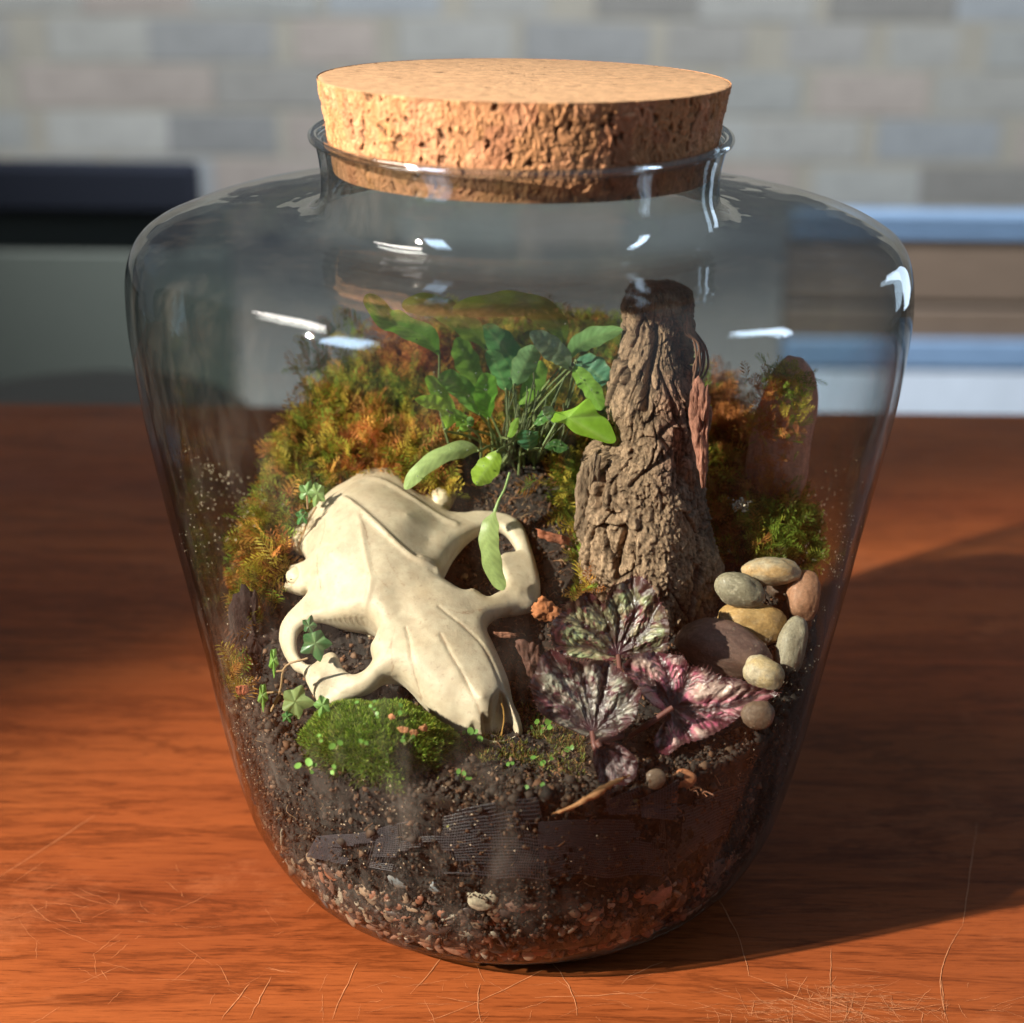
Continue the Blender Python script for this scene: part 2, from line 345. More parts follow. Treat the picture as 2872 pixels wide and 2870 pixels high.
for q in [((0, 2460), (265, 2290), 0), ((1530, 2720), (1200, 2868), .02), ((1260, 2650), (1150, 2790), .03), ((2330, 2870), (2330, 2660), .0), ((2655, 2868), (2700, 2600), .08), ((2700, 2600), (2740, 2310), .0), ((2650, 2860), (2640, 2750), 0),
          ((1540, 2690), (1620, 2850), .06), ((2170, 2770), (2420, 2870), 0), ((2220, 2760), (2480, 2870), .0), ((2180, 2800), (2330, 2868), 0), ((2100, 2810), (2500, 2795), 0), ((1350, 2870), (1345, 2760), .05), ((700, 2860), (760, 2740), 0),
          ((1740, 2760), (1860, 2700), .05), ((2000, 2500), (2100, 2740), .04), ((1500, 2800), (1850, 2785), 0), ((620, 2862), (700, 2760), 0), ((860, 2560), (930, 2480), 0), ((1000, 2700), (930, 2860), 0)]:
    scratch(q[0], q[1], q[2], .00035)
for k in range(300):
    z = rng.random()
    if z < .62: c = (rng.normal(2330, 170), rng.normal(2830, 35)); an = rng.choice([.35, -.05, 1.5, .5]) + rng.normal(0, .2)
    elif z < .80: c = (rng.uniform(60, 900), rng.uniform(2430, 2860)); an = rng.choice([-.75, .8, 1.5, .1]) + rng.normal(0, .25)
    else: c = (rng.uniform(900, 2860), rng.uniform(2720, 2868)); an = rng.uniform(0, pi)
    L = rng.uniform(12, 75)
    if c[1] < 2560 and c[0] > 640: continue
    scratch((c[0] - L * cos(an), c[1] - L * sin(an) * .6), (c[0] + L * cos(an), c[1] + L * sin(an) * .6), rng.normal(0, .03), rng.uniform(.00008, .0002) * (1.3 if z < .62 else 1))
V_, F_ = join(scr)
M_scr = colmat("scratched_varnish", .45, base=(.46, .19, .085), namt=.5, nscale=300)
tag(mk("scratch_marks", V_, F_, M_scr, t, smooth=False), kind='stuff')

fl_v, fl_f = box((0, 1.2, -.76), (7, 6, .02)); tag(mk("floor", fl_v, fl_f, colmat("grey_carpet", .9, base=(.19, .185, .175), namt=.3, nscale=40), smooth=False), kind='structure')
# whitewashed brick wall, one object a brick
YW = 4.4
wl = root("brick_wall", (0, YW + .1, -.75), "pale weathered wall of beige grey and brown blocks in the blurred background", "wall")
v, f = box((0, YW + .075, .1), (7, .16, 1.7)); mk("mortar", v, f, colmat("pale_mortar", .9, base=(.30, .29, .25), namt=.12, nscale=9), wl, smooth=False)
M_brick = colmat("old_brick", .85, namt=.18, nscale=18, bump=.3, bscale=30, bdist=.004)
bcols = [(.34, .31, .25), (.28, .27, .23), (.24, .25, .25), (.22, .19, .15), (.32, .23, .17), (.38, .35, .29), (.18, .17, .155), (.27, .24, .20)]
bmesh_cache = []
for i in range(22):
    v, f = box((0, 0, 0), (.335 * (1, .7, 1.1)[i % 3], .08, .124), .006); me_c = (np.array(bcols[i % 8]) * .55 + .45 * np.array([.31, .30, .265])) * np.array([.90, .98, 1.10]) * (.85 + .3 * rng.random())
    me = bpy.data.meshes.new("brick"); me.from_pydata(v.tolist(), [], f); a = me.color_attributes.new("Col", 'FLOAT_COLOR', 'POINT')
    a.data.foreach_set("color", np.tile([*me_c, 1], (len(v), 1)).astype(np.float32).ravel()); me.materials.append(M_brick); bmesh_cache.append(me)
for r in range(8):
    z = .21 - r * .134
    for k in range(-7, 8):
        x = k * .345 + (r % 2) * .17 + rng.normal(0, .03)
        if abs(x) > 2.3: continue
        o = bpy.data.objects.new("brick", bmesh_cache[rng.integers(22)]); COL.objects.link(o); o.parent = wl
        o.location = (x, -.07 + rng.normal(0, .0015), z + .75 + rng.normal(0, .003)); o.rotation_euler = (0, rng.normal(0, .01), rng.normal(0, .01))
# low bench on the right, with the blue sheen of light put into its edge colour, behind the table
YB = 2.35
def yrow(row, y): return P1(dsp([1800, row])[0][0], row * 1.48654, y)[2]
bn = root("wooden_bench", (1.2, YB, -.75), "low brown bench with a blue sheen coloured onto its edge boards behind the table on the right", "bench")
M_blue = colmat("blue_sheen_boards", .45, base=(.135, .215, .33), namt=.1, nscale=20); M_brn = colmat("dark_brown_boards", .55, base=(.115, .082, .058), namt=.2, nscale=14, stretch=(1, 1, 8))
M_pale = colmat("pale_grey_paint", .5, base=(.42, .48, .55), namt=.08, nscale=20); M_blk = colmat("black_gap", .8, base=(.01, .01, .012), namt=.1)
xl = P1(2200, 900, YB)[0]; xr = 2.4
for nm, r0, r1, yo, mt in [("edge_board", 405, 424, -.02, M_blue), ("edge_board", 425, 452, -.012, M_blue), ("panel", 453, 572, 0, M_brn), ("gap_strip", 572, 582, .02, M_blk), ("panel", 582, 643, 0, M_brn), ("edge_board", 644, 697, -.015, M_blue), ("gap_strip", 697, 702, .02, M_blk), ("kick_board", 702, 800, -.01, M_pale)]:
    za, zb = yrow(r0, YB + yo), yrow(r1, YB + yo); yb = YB + yo
    v, f = box(((xl + xr) / 2, yb + .025, (za + zb) / 2), (xr - xl, .05, za - zb - .001), .003); mk(nm, v, f, mt, bn, smooth=False)
v, f = box(((xl + xr) / 2, YB + .04, (-.75 + zb) / 2), (xr - xl - .1, .04, zb + .75)); mk("base", v, f, M_brn, bn, smooth=False)
# grey-green cabinet with a black top on the left
YC = 2.0
cb = root("low_cabinet", (-1.0, YC + .2, -.75), "grey green cabinet with black top behind the table on the left", "cabinet")
def yrowl(row, y): return P1(300, row * 1.48654, y)[2]
xr = P1(560, 700, YC)[0]; z0, z1 = yrowl(312, YC), yrowl(402, YC)
v, f = box(((-2.2 + xr) / 2, YC + .02, (z0 + z1) / 2), (xr + 2.2, .05, z0 - z1), .008); mk("top", v, f, colmat("black_slab", .9, base=(.012, .014, .02), spec=.05), cb, smooth=False)
xr2 = P1(640, 1000, YC)[0]
v, f = box(((-2.2 + xr2) / 2, YC + .08, (z1 - .75) / 2), (xr2 + 2.2, .06, z1 + .75 - .002), .006); body = mk("body", v, f, colmat("grey_green_paint", .6, base=(.085, .098, .085), namt=.1), cb, smooth=False)
for k in range(3):
    v, f = box((xr2 - .22 - k * .5, YC + .038, (z1 - .80) / 2), (.44, .02, z1 + .66), .004); mk("door", v, f, colmat("grey_green_door", .55, base=(.09, .104, .09), namt=.1), cb, smooth=False)
# dark round stool seat just behind the table edge on the left
st = root("round_stool", (P1(215, 1090, .85)[0], .85, -.75), "dark round stool just behind the table edge at left", "stool")
cx, cz = P1(215, 1060, .85)[0], P1(215, 1180, .85)[2] ; an = np.arange(48) / 48 * 2 * pi
pr = [(0, 0), (.155, 0), (.165, -.008), (.165, -.03), (.15, -.04), (0, -.04)]
v = np.array([(cx + r * cos(a), .85 + r * sin(a), cz + z) for a in an for r, z in pr]); mk("seat", v, gridf(48, 6, True), colmat("dark_olive_vinyl", .5, base=(.045, .05, .045)), st)
for a in (.6, 2.2, 3.8, 5.3):
    v, f = tube([(cx + .1 * cos(a), .85 + .1 * sin(a), cz - .04), (cx + .17 * cos(a), .85 + .17 * sin(a), -.75)], .014, 8, 4); mk("leg", v, f, M_blk, st)

# unseen navy curtain added off to the left so that it ends the pool of sun on the table
n_ = np.array([-sin(AZ), cos(AZ), 0]); hd = np.array([cos(AZ), sin(AZ), 0]); cu = root("sun_blocker", -hd * 1.15 + n_ * .9 + [0, 0, -.74], "unseen curtain added to block the sun at the left of the table", "blocker")
pc_ = np.linspace(.172, 1.6, 200); prc = -hd[None] * (1.15 + .02 * np.sin(pc_ * 60))[:, None] + n_ * pc_[:, None]; V_ = np.concatenate([prc + [0, 0, -.74], prc + [0, 0, 1.7], prc + hd * .004 + [0, 0, 1.7], prc + hd * .004 + [0, 0, -.74]]).reshape(4, 200, 3).transpose(1, 0, 2).reshape(-1, 3)
mk("blocker_panel", V_, gridf(200, 4), colmat("navy_blocker", .9, base=(.012, .016, .035), namt=.2, nscale=60), cu)

# ================================================================== GLASS JAR
prof = [(.0000, .0000), (.060, .0), (.084, .0008), (.096, .005), (.106, .014), (.1135, .028), (.1178, .042), (.1235, .068), (.1296, .106), (.1370, .150), (.1418, .178), (.1468, .2096), (.1494, .232), (.1504, .252), (.1488, .2670), (.1435, .2755), (.1300, .2795), (.1100, .2803), (.0900, .2805), (.0802, .2828), (.0758, .2890), (.0757, .3000), (.0776, .3105)]
PR = np.array(prof); TH = .0028
def Rin(z): return np.interp(z, PR[3:14, 1], PR[3:14, 0]) - TH
outer = catmull(PR, 330); outer[:, 0] = np.maximum(outer[:, 0], 0); outer[:, 1] = np.maximum(outer[:, 1], 0)
shw = sst(.079, .09, outer[:, 0]) * sst(.138, .12, outer[:, 0]) * (outer[:, 1] > .27); outer[:, 1] += shw * (.00008 * np.sin(outer[:, 0] * 2 * pi / .0135 + 3 * np.sin(outer[:, 0] * 90)) + .00004 * np.sin(outer[:, 0] * 2 * pi / .0061)) * sst(.135, .085, outer[:, 0])
dt = np.gradient(outer, axis=0); nn = np.c_[-dt[:, 1], dt[:, 0]]; nn /= np.linalg.norm(nn, axis=1)[:, None]
th = np.full(len(outer), TH); th[outer[:, 1] < .012] = .0075; th = np.convolve(np.pad(th, 4, mode='edge'), np.ones(9) / 9, 'valid')
inner = outer + nn * th[:, None]; inner[:, 0] = np.maximum(inner[:, 0], 0)
M_glass = glassmat("clear_jar_glass")
jar = root("glass_jar", (0, 0, 0), "large clear glass jar with wide shoulder and open neck holding the planted terrarium", "jar")
def lathe(pr, n=160):
    an = np.arange(n) / n * 2 * pi; v = np.stack([pr[None, :, 0] * np.cos(an)[:, None], pr[None, :, 0] * np.sin(an)[:, None], np.repeat(pr[None, :, 1], n, 0)], -1).reshape(-1, 3)
    return v, gridf(n, len(pr), True)
k0 = int(np.argmax(outer[:, 1] > .010))
v, f = lathe(np.vstack([outer[k0:], inner[k0:][::-1]]), 300); ge = (.00055 * fbm(v * np.array([22, 22, 30]), 2, 5) + .00018 * fbm(v * 70, 2, 6)) * sst(.04, .12, v[:, 2]) * sst(.309, .300, v[:, 2]); rv = np.hypot(v[:, 0], v[:, 1])[:, None] + 1e-9; v[:, :2] *= 1 + ge[:, None] / rv; v[:, 2] += ge * sst(.24, .27, v[:, 2]); mk("jar_body", v, f, M_glass, jar)
v, f = lathe(np.vstack([inner[:k0 - 0][::1], outer[:k0][::-1]]));
M_base = glassmat("thick_base_glass", (.88, .90, .88), (.40, .42, .40), .5)
mk("jar_base", v, f[:, ::-1], M_base, jar)
a = np.linspace(0, 2 * pi, 15)[:-1]; rc = np.c_[.0782 + .0019 * np.cos(a), .3122 + .0017 * np.sin(a)]; rc = np.vstack([rc, rc[:1]])
v, f = lathe(rc, 200); mk("rim", v, f, glassmat("rim_glass", (.86, .90, .90), (.55, .60, .62), .1, .30), jar)

# ================================================================== CORK LID
CK = np.array([P1(1468, 239, 0)[0], 0.0, 0])
cb_, ct_ = .2982, .3325; nA, nB = 1500, 110
an = np.arange(nA) / nA * 2 * pi; zz = np.linspace(0, 1, nB); A2, Z2 = np.meshgrid(an, zz, indexing='ij')
rad = .0712 + (.0768 - .0712) * Z2; q = np.c_[(np.cos(A2) * rad).ravel(), (np.sin(A2) * rad).ravel(), (Z2 * .032).ravel()]
qw = q + .0022 * np.c_[fbm(q * 260, 3, 51), fbm(q * 260, 3, 52), fbm(q * 260, 3, 53)]; d1, d2, cid = worley(qw * 480 * np.array([1.15, 1.15, .65]), 5); e1, e2, eid = worley(qw * 130 * np.array([1, 1, .6]), 15)
pit = sst(.16, .02, d2 - d1) * (cid > .45); big = np.clip(fbm(q * 160, 4, 3), -1, 1); hole = sst(.12, .42, fbm(qw * np.array([620, 620, 300]), 4, 9)) * sst(-.5, .1, fbm(q * 90, 2, 10)); fl_ = fbm(qw * np.array([1300, 1300, 500]), 3, 19)
side = (sst(0, .04, Z2) * sst(1, .985, Z2)).ravel()
deep = .8 * (cid < .06) * sst(.02, .14, d2 - d1); hole = np.clip(hole * .45 + deep, 0, 1); disp = (.0005 * (cid - .5) - .0004 * pit - .0011 * hole + .0003 * big + .0004 * fl_) * side
tone = (.70 + .46 * cid + .25 * (eid - .5) + .25 * fl_) * (1 - .72 * hole) * (1 - .35 * pit); cc = np.array([.55, .265, .12])[None] * tone[:, None]; cc[:, 2] *= .85 + .3 * eid
dark = (eid > .88)[:, None]; cc = np.where(dark, cc * np.array([.75, .68, .62]), cc)
rr = rad.ravel() + disp; v = np.c_[np.cos(A2).ravel() * rr, np.sin(A2).ravel() * rr, cb_ + (Z2 * (ct_ - cb_)).ravel()]
nT = 70; rt = np.linspace(1, 0.002, nT) ** .9; AT, RT = np.meshgrid(an[::2], rt, indexing='ij')
vt = np.c_[(np.cos(AT) * RT * .0768).ravel(), (np.sin(AT) * RT * .0768).ravel(), np.full(AT.size, ct_)]
t1, t2, tid = worley(vt * np.array([330, 520, 1]), 21); u1 = fbm(vt * np.array([240, 420, 1]), 4, 33); ft = sst(.18, .5, u1)
vt[:, 2] += -.00045 * ft + .00012 * u1 - .0004 * sst(.985, 1, RT.ravel())
ct = np.array([.50, .305, .165])[None] * ((.80 + .36 * tid) * (1 - .55 * ft))[:, None]
tiltM = np.array(Matrix.Rotation(radians(-2.2), 3, 'X') @ Matrix.Rotation(radians(.35), 3, 'Y'))
pv = np.array([0, 0, .305])
def cork_xf(v): return (v - pv) @ tiltM.T + pv + CK * [1, 0, 0]
lid = root("cork_stopper", (CK[0], 0, cb_), "thick tapered cork stopper of pressed granules closing the glass jar", "stopper")
M_cork = colmat("pressed_cork", .8, namt=.22, nscale=900, bump=.5, bscale=1500, bdist=.0004)
mk("cork_side", cork_xf(v), gridf(nA, nB, True)[:, ::-1] if False else gridf(nA, nB, True), M_cork, lid, col=cc)
mk("cork_top", cork_xf(vt), gridf(nA // 2, nT, True), M_cork, lid, col=ct)
vb = np.array([(r * cos(a), r * sin(a), cb_) for a in an[::15] for r in (.0712, .001)]); mk("cork_underside", cork_xf(vb), gridf(100, 2, True), M_cork, lid, col=np.array([.3, .16, .07]))

# ================================================================== SOIL MOUND
def Traw(x, y):
    k = .012; s = y + .058; base = .096 + .585 * (k * np.logaddexp(0, s / k))
    base = base + .0035 * np.sin(x * 40 + 1) * sst(-.06, .02, y)
    return np.minimum(base, .203 + .010 * sst(.03, .09, x))
def edge_r(x, y):
    th = np.arctan2(y, x); left = np.exp(-((np.abs(th) - pi) / .75) ** 2); right = np.exp(-(th / .6) ** 2)
    back = np.exp(-((th - pi / 2) / .9) ** 2); return .1285 - .020 * left - .002 * right + .0075 * back
def T(x, y):
    x = np.asarray(x, float); y = np.asarray(y, float); r = np.hypot(x, y); e = edge_r(x, y); S = sst(e + .007, e - .010, r)
    b = Traw(x, y); low = .094; return np.where(b > low, low + (b - low) * S, b)
def Tn(x, y):
    p = np.c_[np.ravel(x), np.ravel(y), np.zeros(np.size(x))]
    return T(np.ravel(x), np.ravel(y)) + .0026 * fbm(p * 90, 4, 41) + .0010 * fbm(p * 420, 3, 51)
def hit(px, py):
    """where the sight lines of photograph pixels meet the soil surface"""
    d = ray(np.atleast_1d(px).astype(float), np.atleast_1d(py).astype(float)); best = np.full(len(d), np.nan); prev = None
    for y in np.arange(-.128, .13, .002):
        q = CAM + d * ((y - CAM[1]) / d[:, 1])[:, None]; a = q[:, 2] - T(q[:, 0], q[:, 1])
        m = np.isnan(best) & (a < 0); best[m] = y; prev = a
    best = np.where(np.isnan(best), .12, best); return CAM + d * ((best - CAM[1]) / d[:, 1])[:, None]
nth, nr = 760, 190; th = np.arange(nth) / nth * 2 * pi; Rs = Rin(.094) - .0015; rr = (np.linspace(0.003, 1, nr)) ** .8 * Rs
TH2, RR2 = np.meshgrid(th, rr, indexing='ij'); X = RR2 * np.cos(TH2); Y = RR2 * np.sin(TH2); Z = Tn(X, Y).reshape(X.shape)
top = np.stack([X, Y, Z], -1)
zs = np.linspace(0, 1, 70)[1:]; zedge = Z[:, -1]
zz = zedge[:, None] * (1 - zs[None]) + .0085 * zs[None]
rs = np.interp(zz, PR[1:14, 1] + np.arange(13) * 1e-7, PR[1:14, 0]) - TH - .0012
pp = np.c_[(rs * np.cos(th)[:, None]).ravel(), (rs * np.sin(th)[:, None]).ravel(), zz.ravel()]
lump = fbm(pp * 160, 4, 61); lump2 = fbm(pp * 500, 3, 66); rs = rs - np.maximum(0, .0010 - .0026 * lump.reshape(rs.shape) - .0016 * lump2.reshape(rs.shape)) * np.clip(.6 + zs[None] * 3, 0, 1)
sidev = np.stack([rs * np.cos(th)[:, None], rs * np.sin(th)[:, None], zz], -1)
allv = np.concatenate([top, sidev], 1).reshape(-1, 3); nv = nr + 69
n1 = fbm(allv * 220, 4, 71); n2 = fbm(allv * 900, 2, 81); n3 = fbm(allv * 45, 3, 91)
soilc = np.array([.022, .0165, .0135])[None] * (1 + .7 * n1 + .35 * n2)[:, None]; fleck = sst(.42, .62, fbm(allv * 600, 3, 95))[:, None]
soilc = soilc * (1 - fleck) + fleck * np.array([.13, .07, .04]); rust = sst(.15, .5, n3)[:, None] * .5; soilc = soilc * (1 - rust) + rust * np.array([.06, .028, .014])
gz = sst(.034, .022, allv[:, 2])[:, None] * .7; soilc = np.clip(soilc * (1 - gz) + gz * np.array([.12, .05, .035]) * (1 + .6 * n1[:, None]), .004, 1)
M_soil = colmat("damp_dark_soil", .75, namt=.4, nscale=1400, bump=.9, bscale=1800, bdist=.0008, spec=.4)
tag(mk("potting_soil", allv, gridf(nth, nv, True), M_soil, None, (0, 0, .008), col=soilc), "dark damp potting soil sloping up from the front of the jar to the back", "soil", kind='stuff')

# crumbs and fibres of the soil
oc = np.array([(1, 0, 0), (-1, 0, 0), (0, 1, 0), (0, -1, 0), (0, 0, 1), (0, 0, -1)], float); of = np.array([(0, 2, 4), (2, 1, 4), (1, 3, 4), (3, 0, 4), (2, 0, 5), (1, 2, 5), (3, 1, 5), (0, 3, 5)])
n = 9000; a = rng.uniform(0, 2 * pi, n); r = np.sqrt(rng.uniform(0, 1, n)) * (Rs - .003); x, y = r * np.cos(a), r * np.sin(a)
ppos = np.c_[x, y, Tn(x, y) + .0004]; sc = np.exp(rng.normal(-7.15, .42, n)); sc3 = sc[:, None] * rng.uniform(.5, 1.5, (n, 3))
pal = np.array([(.05, .03, .02), (.03, .018, .012), (.10, .055, .03), (.17, .075, .035), (.02, .014, .01), (.22, .12, .07)]); cidx = rng.choice(6, n, p=[.3, .3, .15, .1, .1, .05])
n2_ = 6000; a2 = rng.uniform(-pi, 0, n2_); z2 = rng.uniform(.022, .094, n2_); r2 = Rin(z2) - .0010; pos2 = np.c_[r2 * np.cos(a2), r2 * np.sin(a2), z2]
sc2 = np.exp(rng.normal(-7.5, .5, n2_)); cid2 = rng.choice(6, n2_, p=[.25, .2, .2, .15, .1, .1])
A_ = scatter(oc, of, ppos, rotm(n), sc3, pal[cidx] * rng.uniform(.6, 1.3, (n, 1))); B_ = scatter(oc, of, pos2, rotm(n2_), sc2[:, None] * rng.uniform(.5, 1.4, (n2_, 3)), pal[cid2] * .65)
n = 3800; a = rng.uniform(-pi - .3, .3, n); r = Rs - np.abs(rng.normal(0, .004, n)) - .0006; x, y = r * np.cos(a), r * np.sin(a); p3 = np.c_[x, y, T(x, y) + rng.normal(0.0003, .0012, n)]; D_ = scatter(oc, of, p3, rotm(n), np.exp(rng.normal(-6.9, .45, n))[:, None] * rng.uniform(.5, 1.5, (n, 3)), pal[rng.choice(6, n, p=[.35, .3, .15, .08, .1, .02])] * .8)
V_, F_, C_ = join([A_, B_, D_]); M_crumb = colmat("soil_crumb", .8, namt=.3, nscale=900)
tag(mk("soil_crumbs", V_, F_, M_crumb, None, (0, 0, .09), col=C_, smooth=False), "loose brown crumbs and chips scattered over the soil", "soil crumbs", kind='stuff')
fib = []
for k in range(1000):
    if k < 880:
        px, py = (rng.uniform(1250, 2100), rng.uniform(1300, 2250)) if k < 380 else (rng.normal(1480, 90), rng.normal(1480, 130))
        p = hit(px, py)[0] + [0, 0, .001]
    else: a0 = rng.uniform(-2.6, -.5); z0 = rng.uniform(.05, .094); p = np.array([(Rin(z0) - .0008) * cos(a0), (Rin(z0) - .0008) * sin(a0), z0])
    d = rng.normal(size=3); d[2] *= .5; d /= np.linalg.norm(d); L = rng.uniform(.002, .007); b = rng.normal(size=3) * L * .3
    if k >= 880: d[1] *= .1; b[1] = 0
    v, f = tube([p - d * L / 2, p + b * .5 + [0, 0, .0006], p + d * L / 2], rng.uniform(.00008, .00022), 3, 5); fib.append((v, f, np.array([(.28, .12, .05), (.18, .08, .04), (.35, .22, .12), (.10, .05, .03)][rng.integers(4)])))
V_, F_, C_ = join(fib); tag(mk("soil_fibres", V_, F_, M_crumb, None, (0, 0, .09), col=C_), "thin rusty root fibres lying in the soil", "root fibres", kind='stuff')

# ================================================================== PEBBLES
IV, IF = ico(4); IV2, IF2 = ico(3); IV1, IF1 = ico(2)
def pebble(name, px, py, y, rx, ry, rot, seed, colf, label, cat="pebble", group=None, rd=None, flat=0., verts=IV, faces=IF, mat=None, rough=.06, parent=None):
    c = P1(px, py, y); s = MPP(c); ax, az = rx * s, ry * s; ad = rd * s if rd else min(ax, az) * .9
    q = verts.copy(); e = np.sign(q) * np.abs(q) ** .9; e /= np.linalg.norm(e, axis=1)[:, None] ** .5
    nz = fbm(q * 1.1 + seed * 3.3, 3, seed); nz2 = fbm(q * .8 + seed * 7.1, 2, seed + 50); q = e * (1 + .14 * nz[:, None] + .22 * nz2[:, None]) * (1 + .03 * fbm(q * 5, 3, seed + 5)[:, None] * rough / .06)
    cr, sr = cos(rot), sin(rot); l = q * [ax, ad, az]; x = l[:, 0] * cr - l[:, 2] * sr; z = l[:, 0] * sr + l[:, 2] * cr
    w = c + x[:, None] * Rr + z[:, None] * Ur + l[:, 1][:, None] * Fw
    o = mk(name, w, faces, mat or M_peb, parent, col=colf(q, seed)); tag(o, label, cat if parent is None else None, group); return o
M_peb = colmat("smooth_river_pebble", .55, namt=.30, nscale=900, bump=.7, bscale=1200, bdist=.0004, coat=.06)
def pc(base, alt, amt=.5, fr=2.2, speck=.0, scol=(.5, .45, .35), vein=None):
    base, alt, scol = map(np.array, (base, alt, scol))
    def f(q, s):
        k = sst(-.25, .45, fbm(q * fr, 4, s + 9))[:, None] * amt; c = base * (1 - k) + alt * k
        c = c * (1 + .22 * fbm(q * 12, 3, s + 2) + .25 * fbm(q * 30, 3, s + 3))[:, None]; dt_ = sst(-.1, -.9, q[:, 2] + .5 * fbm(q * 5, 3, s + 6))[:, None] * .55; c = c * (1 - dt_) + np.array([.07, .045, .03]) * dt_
        if speck: sp = sst(.3, .5, fbm(q * 22, 2, s + 4))[:, None] * speck; c = c * (1 - sp) + scol * sp
        if vein is not None: vv = sst(.06, .0, np.abs(fbm(q * 1.8, 3, s + 20)))[:, None] * .7; c = c * (1 - vv) + np.array(vein) * vv
        return np.clip(c, .01, 1)
    return f
g = "river pebbles piled on the right"
for (cx, cy, y, rx, ry, rot, cf, lab, rd) in [
    (1270, 650, -.041, 292, 150, -.28, pc((.135, .075, .06), (.19, .115, .09), .6, 2, .25, (.24, .17, .13)), "large purplish brown stone behind the begonia leaves, biggest of the pile", 110),
    (1440, 500, -.028, 215, 140, -.08, pc((.42, .25, .09), (.50, .33, .14), .5, 2, .3, (.62, .46, .26)), "large sandy ochre stone lying under the grey and mottled pebbles", 110),
    (1375, 320, -.027, 142, 100, -.25, pc((.24, .21, .14), (.38, .33, .22), .6, 1.6, .1, vein=(.50, .44, .32)), "glossy olive grey pebble resting on the ochre stone beside the bark", 75),
    (1550, 208, -.018, 152, 84, -.05, pc((.50, .41, .27), (.55, .30, .09), .7, 1.7, .2, (.64, .56, .42)), "mottled cream and orange pebble at the top of the pile", 75),
    (1738, 352, -.020, 98, 140, -.08, pc((.42, .20, .11), (.50, .27, .16), .5, 2, .3, (.52, .32, .22)), "reddish tan egg shaped pebble at the right side of the pile", 80),
    (1660, 640, -.036, 92, 182, -.22, pc((.30, .26, .18), (.38, .34, .26), .5, 2, .3, (.48, .43, .33)), "tall grey pebble standing on end near the glass", 80),
    (1505, 800, -.052, 118, 98, -.35, pc((.46, .38, .26), (.52, .36, .14), .6, 1.8, .35, (.66, .56, .38)), "small cream pebble with golden crust at the tip of the pink leaf", 80),
    (1640, 300, -.008, 110, 80, -.1, pc((.10, .06, .04), (.16, .09, .05), .5), "dark brown stone half hidden under the mottled pebble", 70),
    (1475, 1030, -.088, 95, 82, .1, pc((.16, .10, .065), (.2, .13, .09), .5, 2, .2), "brown stone pressed in the soil against the glass under the pink leaf", 50)]:
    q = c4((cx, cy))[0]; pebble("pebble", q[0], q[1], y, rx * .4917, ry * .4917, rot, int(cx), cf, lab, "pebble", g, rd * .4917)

# ================================================================== SKULL
def surface_nets(F, h, o):
    S = F > 0; nx, ny, nz = F.shape; c = np.zeros((nx - 1, ny - 1, nz - 1), np.uint8)
    for a in (0, 1):
        for b in (0, 1):
            for d in (0, 1): c += S[a:nx - 1 + a, b:ny - 1 + b, d:nz - 1 + d]
    I = np.argwhere((c > 0) & (c < 8)); idm = np.full(c.shape, -1, np.int64); idm[tuple(I.T)] = np.arange(len(I))
    acc = np.zeros((len(I), 3)); cnt = np.zeros(len(I)); cor = [(a, b, d) for a in (0, 1) for b in (0, 1) for d in (0, 1)]
    for p in cor:
        for ax in range(3):
            if p[ax]: continue
            q = list(p); q[ax] = 1; fp = F[tuple((I + p).T)]; fq = F[tuple((I + q).T)]; m = (fp > 0) != (fq > 0)
            t = np.where(m, fp / np.where(m, fp - fq, 1), 0); pos = np.array(p)[None] + np.zeros((len(I), 3)); pos[:, ax] = t
            acc += pos * m[:, None]; cnt += m
    V = (I + acc / cnt[:, None]) * h + o; Q = []
    for ax in range(3):
        sl0 = [slice(None)] * 3; sl1 = [slice(None)] * 3; sl0[ax] = slice(0, -1); sl1[ax] = slice(1, None)
        m = S[tuple(sl0)] != S[tuple(sl1)]; E = np.argwhere(m); o1, o2 = [a for a in range(3) if a != ax]
        E = E[(E[:, o1] > 0) & (E[:, o2] > 0) & (E[:, o1] < F.shape[o1] - 1) & (E[:, o2] < F.shape[o2] - 1)]; s0 = S[tuple(E.T)]; qs = []
        for a, b in ((-1, -1), (0, -1), (0, 0), (-1, 0)): e = E.copy(); e[:, o1] += a; e[:, o2] += b; qs.append(idm[tuple(e.T)])
        q = np.stack(qs, 1); flip = s0 if ax != 1 else ~s0; q[~flip] = q[~flip][:, ::-1]; Q.append(q)
    return V, np.vstack(Q)
def smooth_mesh(V, Q, n, lam=.5):
    e = np.vstack([Q[:, [0, 1]], Q[:, [1, 2]], Q[:, [2, 3]], Q[:, [3, 0]]]); deg = np.bincount(e.ravel(), minlength=len(V))[:, None]
    for _ in range(n):
        s = np.stack([np.bincount(e[:, 0], V[e[:, 1], k], len(V)) + np.bincount(e[:, 1], V[e[:, 0], k], len(V)) for k in range(3)], 1); V = V + lam * (s / deg - V)
    return V
SA, SB = P1(1345, 2020, -.078), P1(1000, 1340, .030); al = math.atan2(SB[2] - SA[2], SB[1] - SA[1])
SO = (SA + SB) / 2; SU = np.array([1., 0, 0]); SV = np.array([0, cos(al), sin(al)]); SN = np.array([0, -sin(al), cos(al)])
def pl(c, wv=0.):
    s = c1(c); d = ray(s[:, 0], s[:, 1]); t = ((SO + SN * 0 - CAM) @ SN + np.asarray(wv)) / (d @ SN); p = CAM + d * np.atleast_1d(t)[:, None] - SO
    return np.c_[p @ SU, p @ SV]
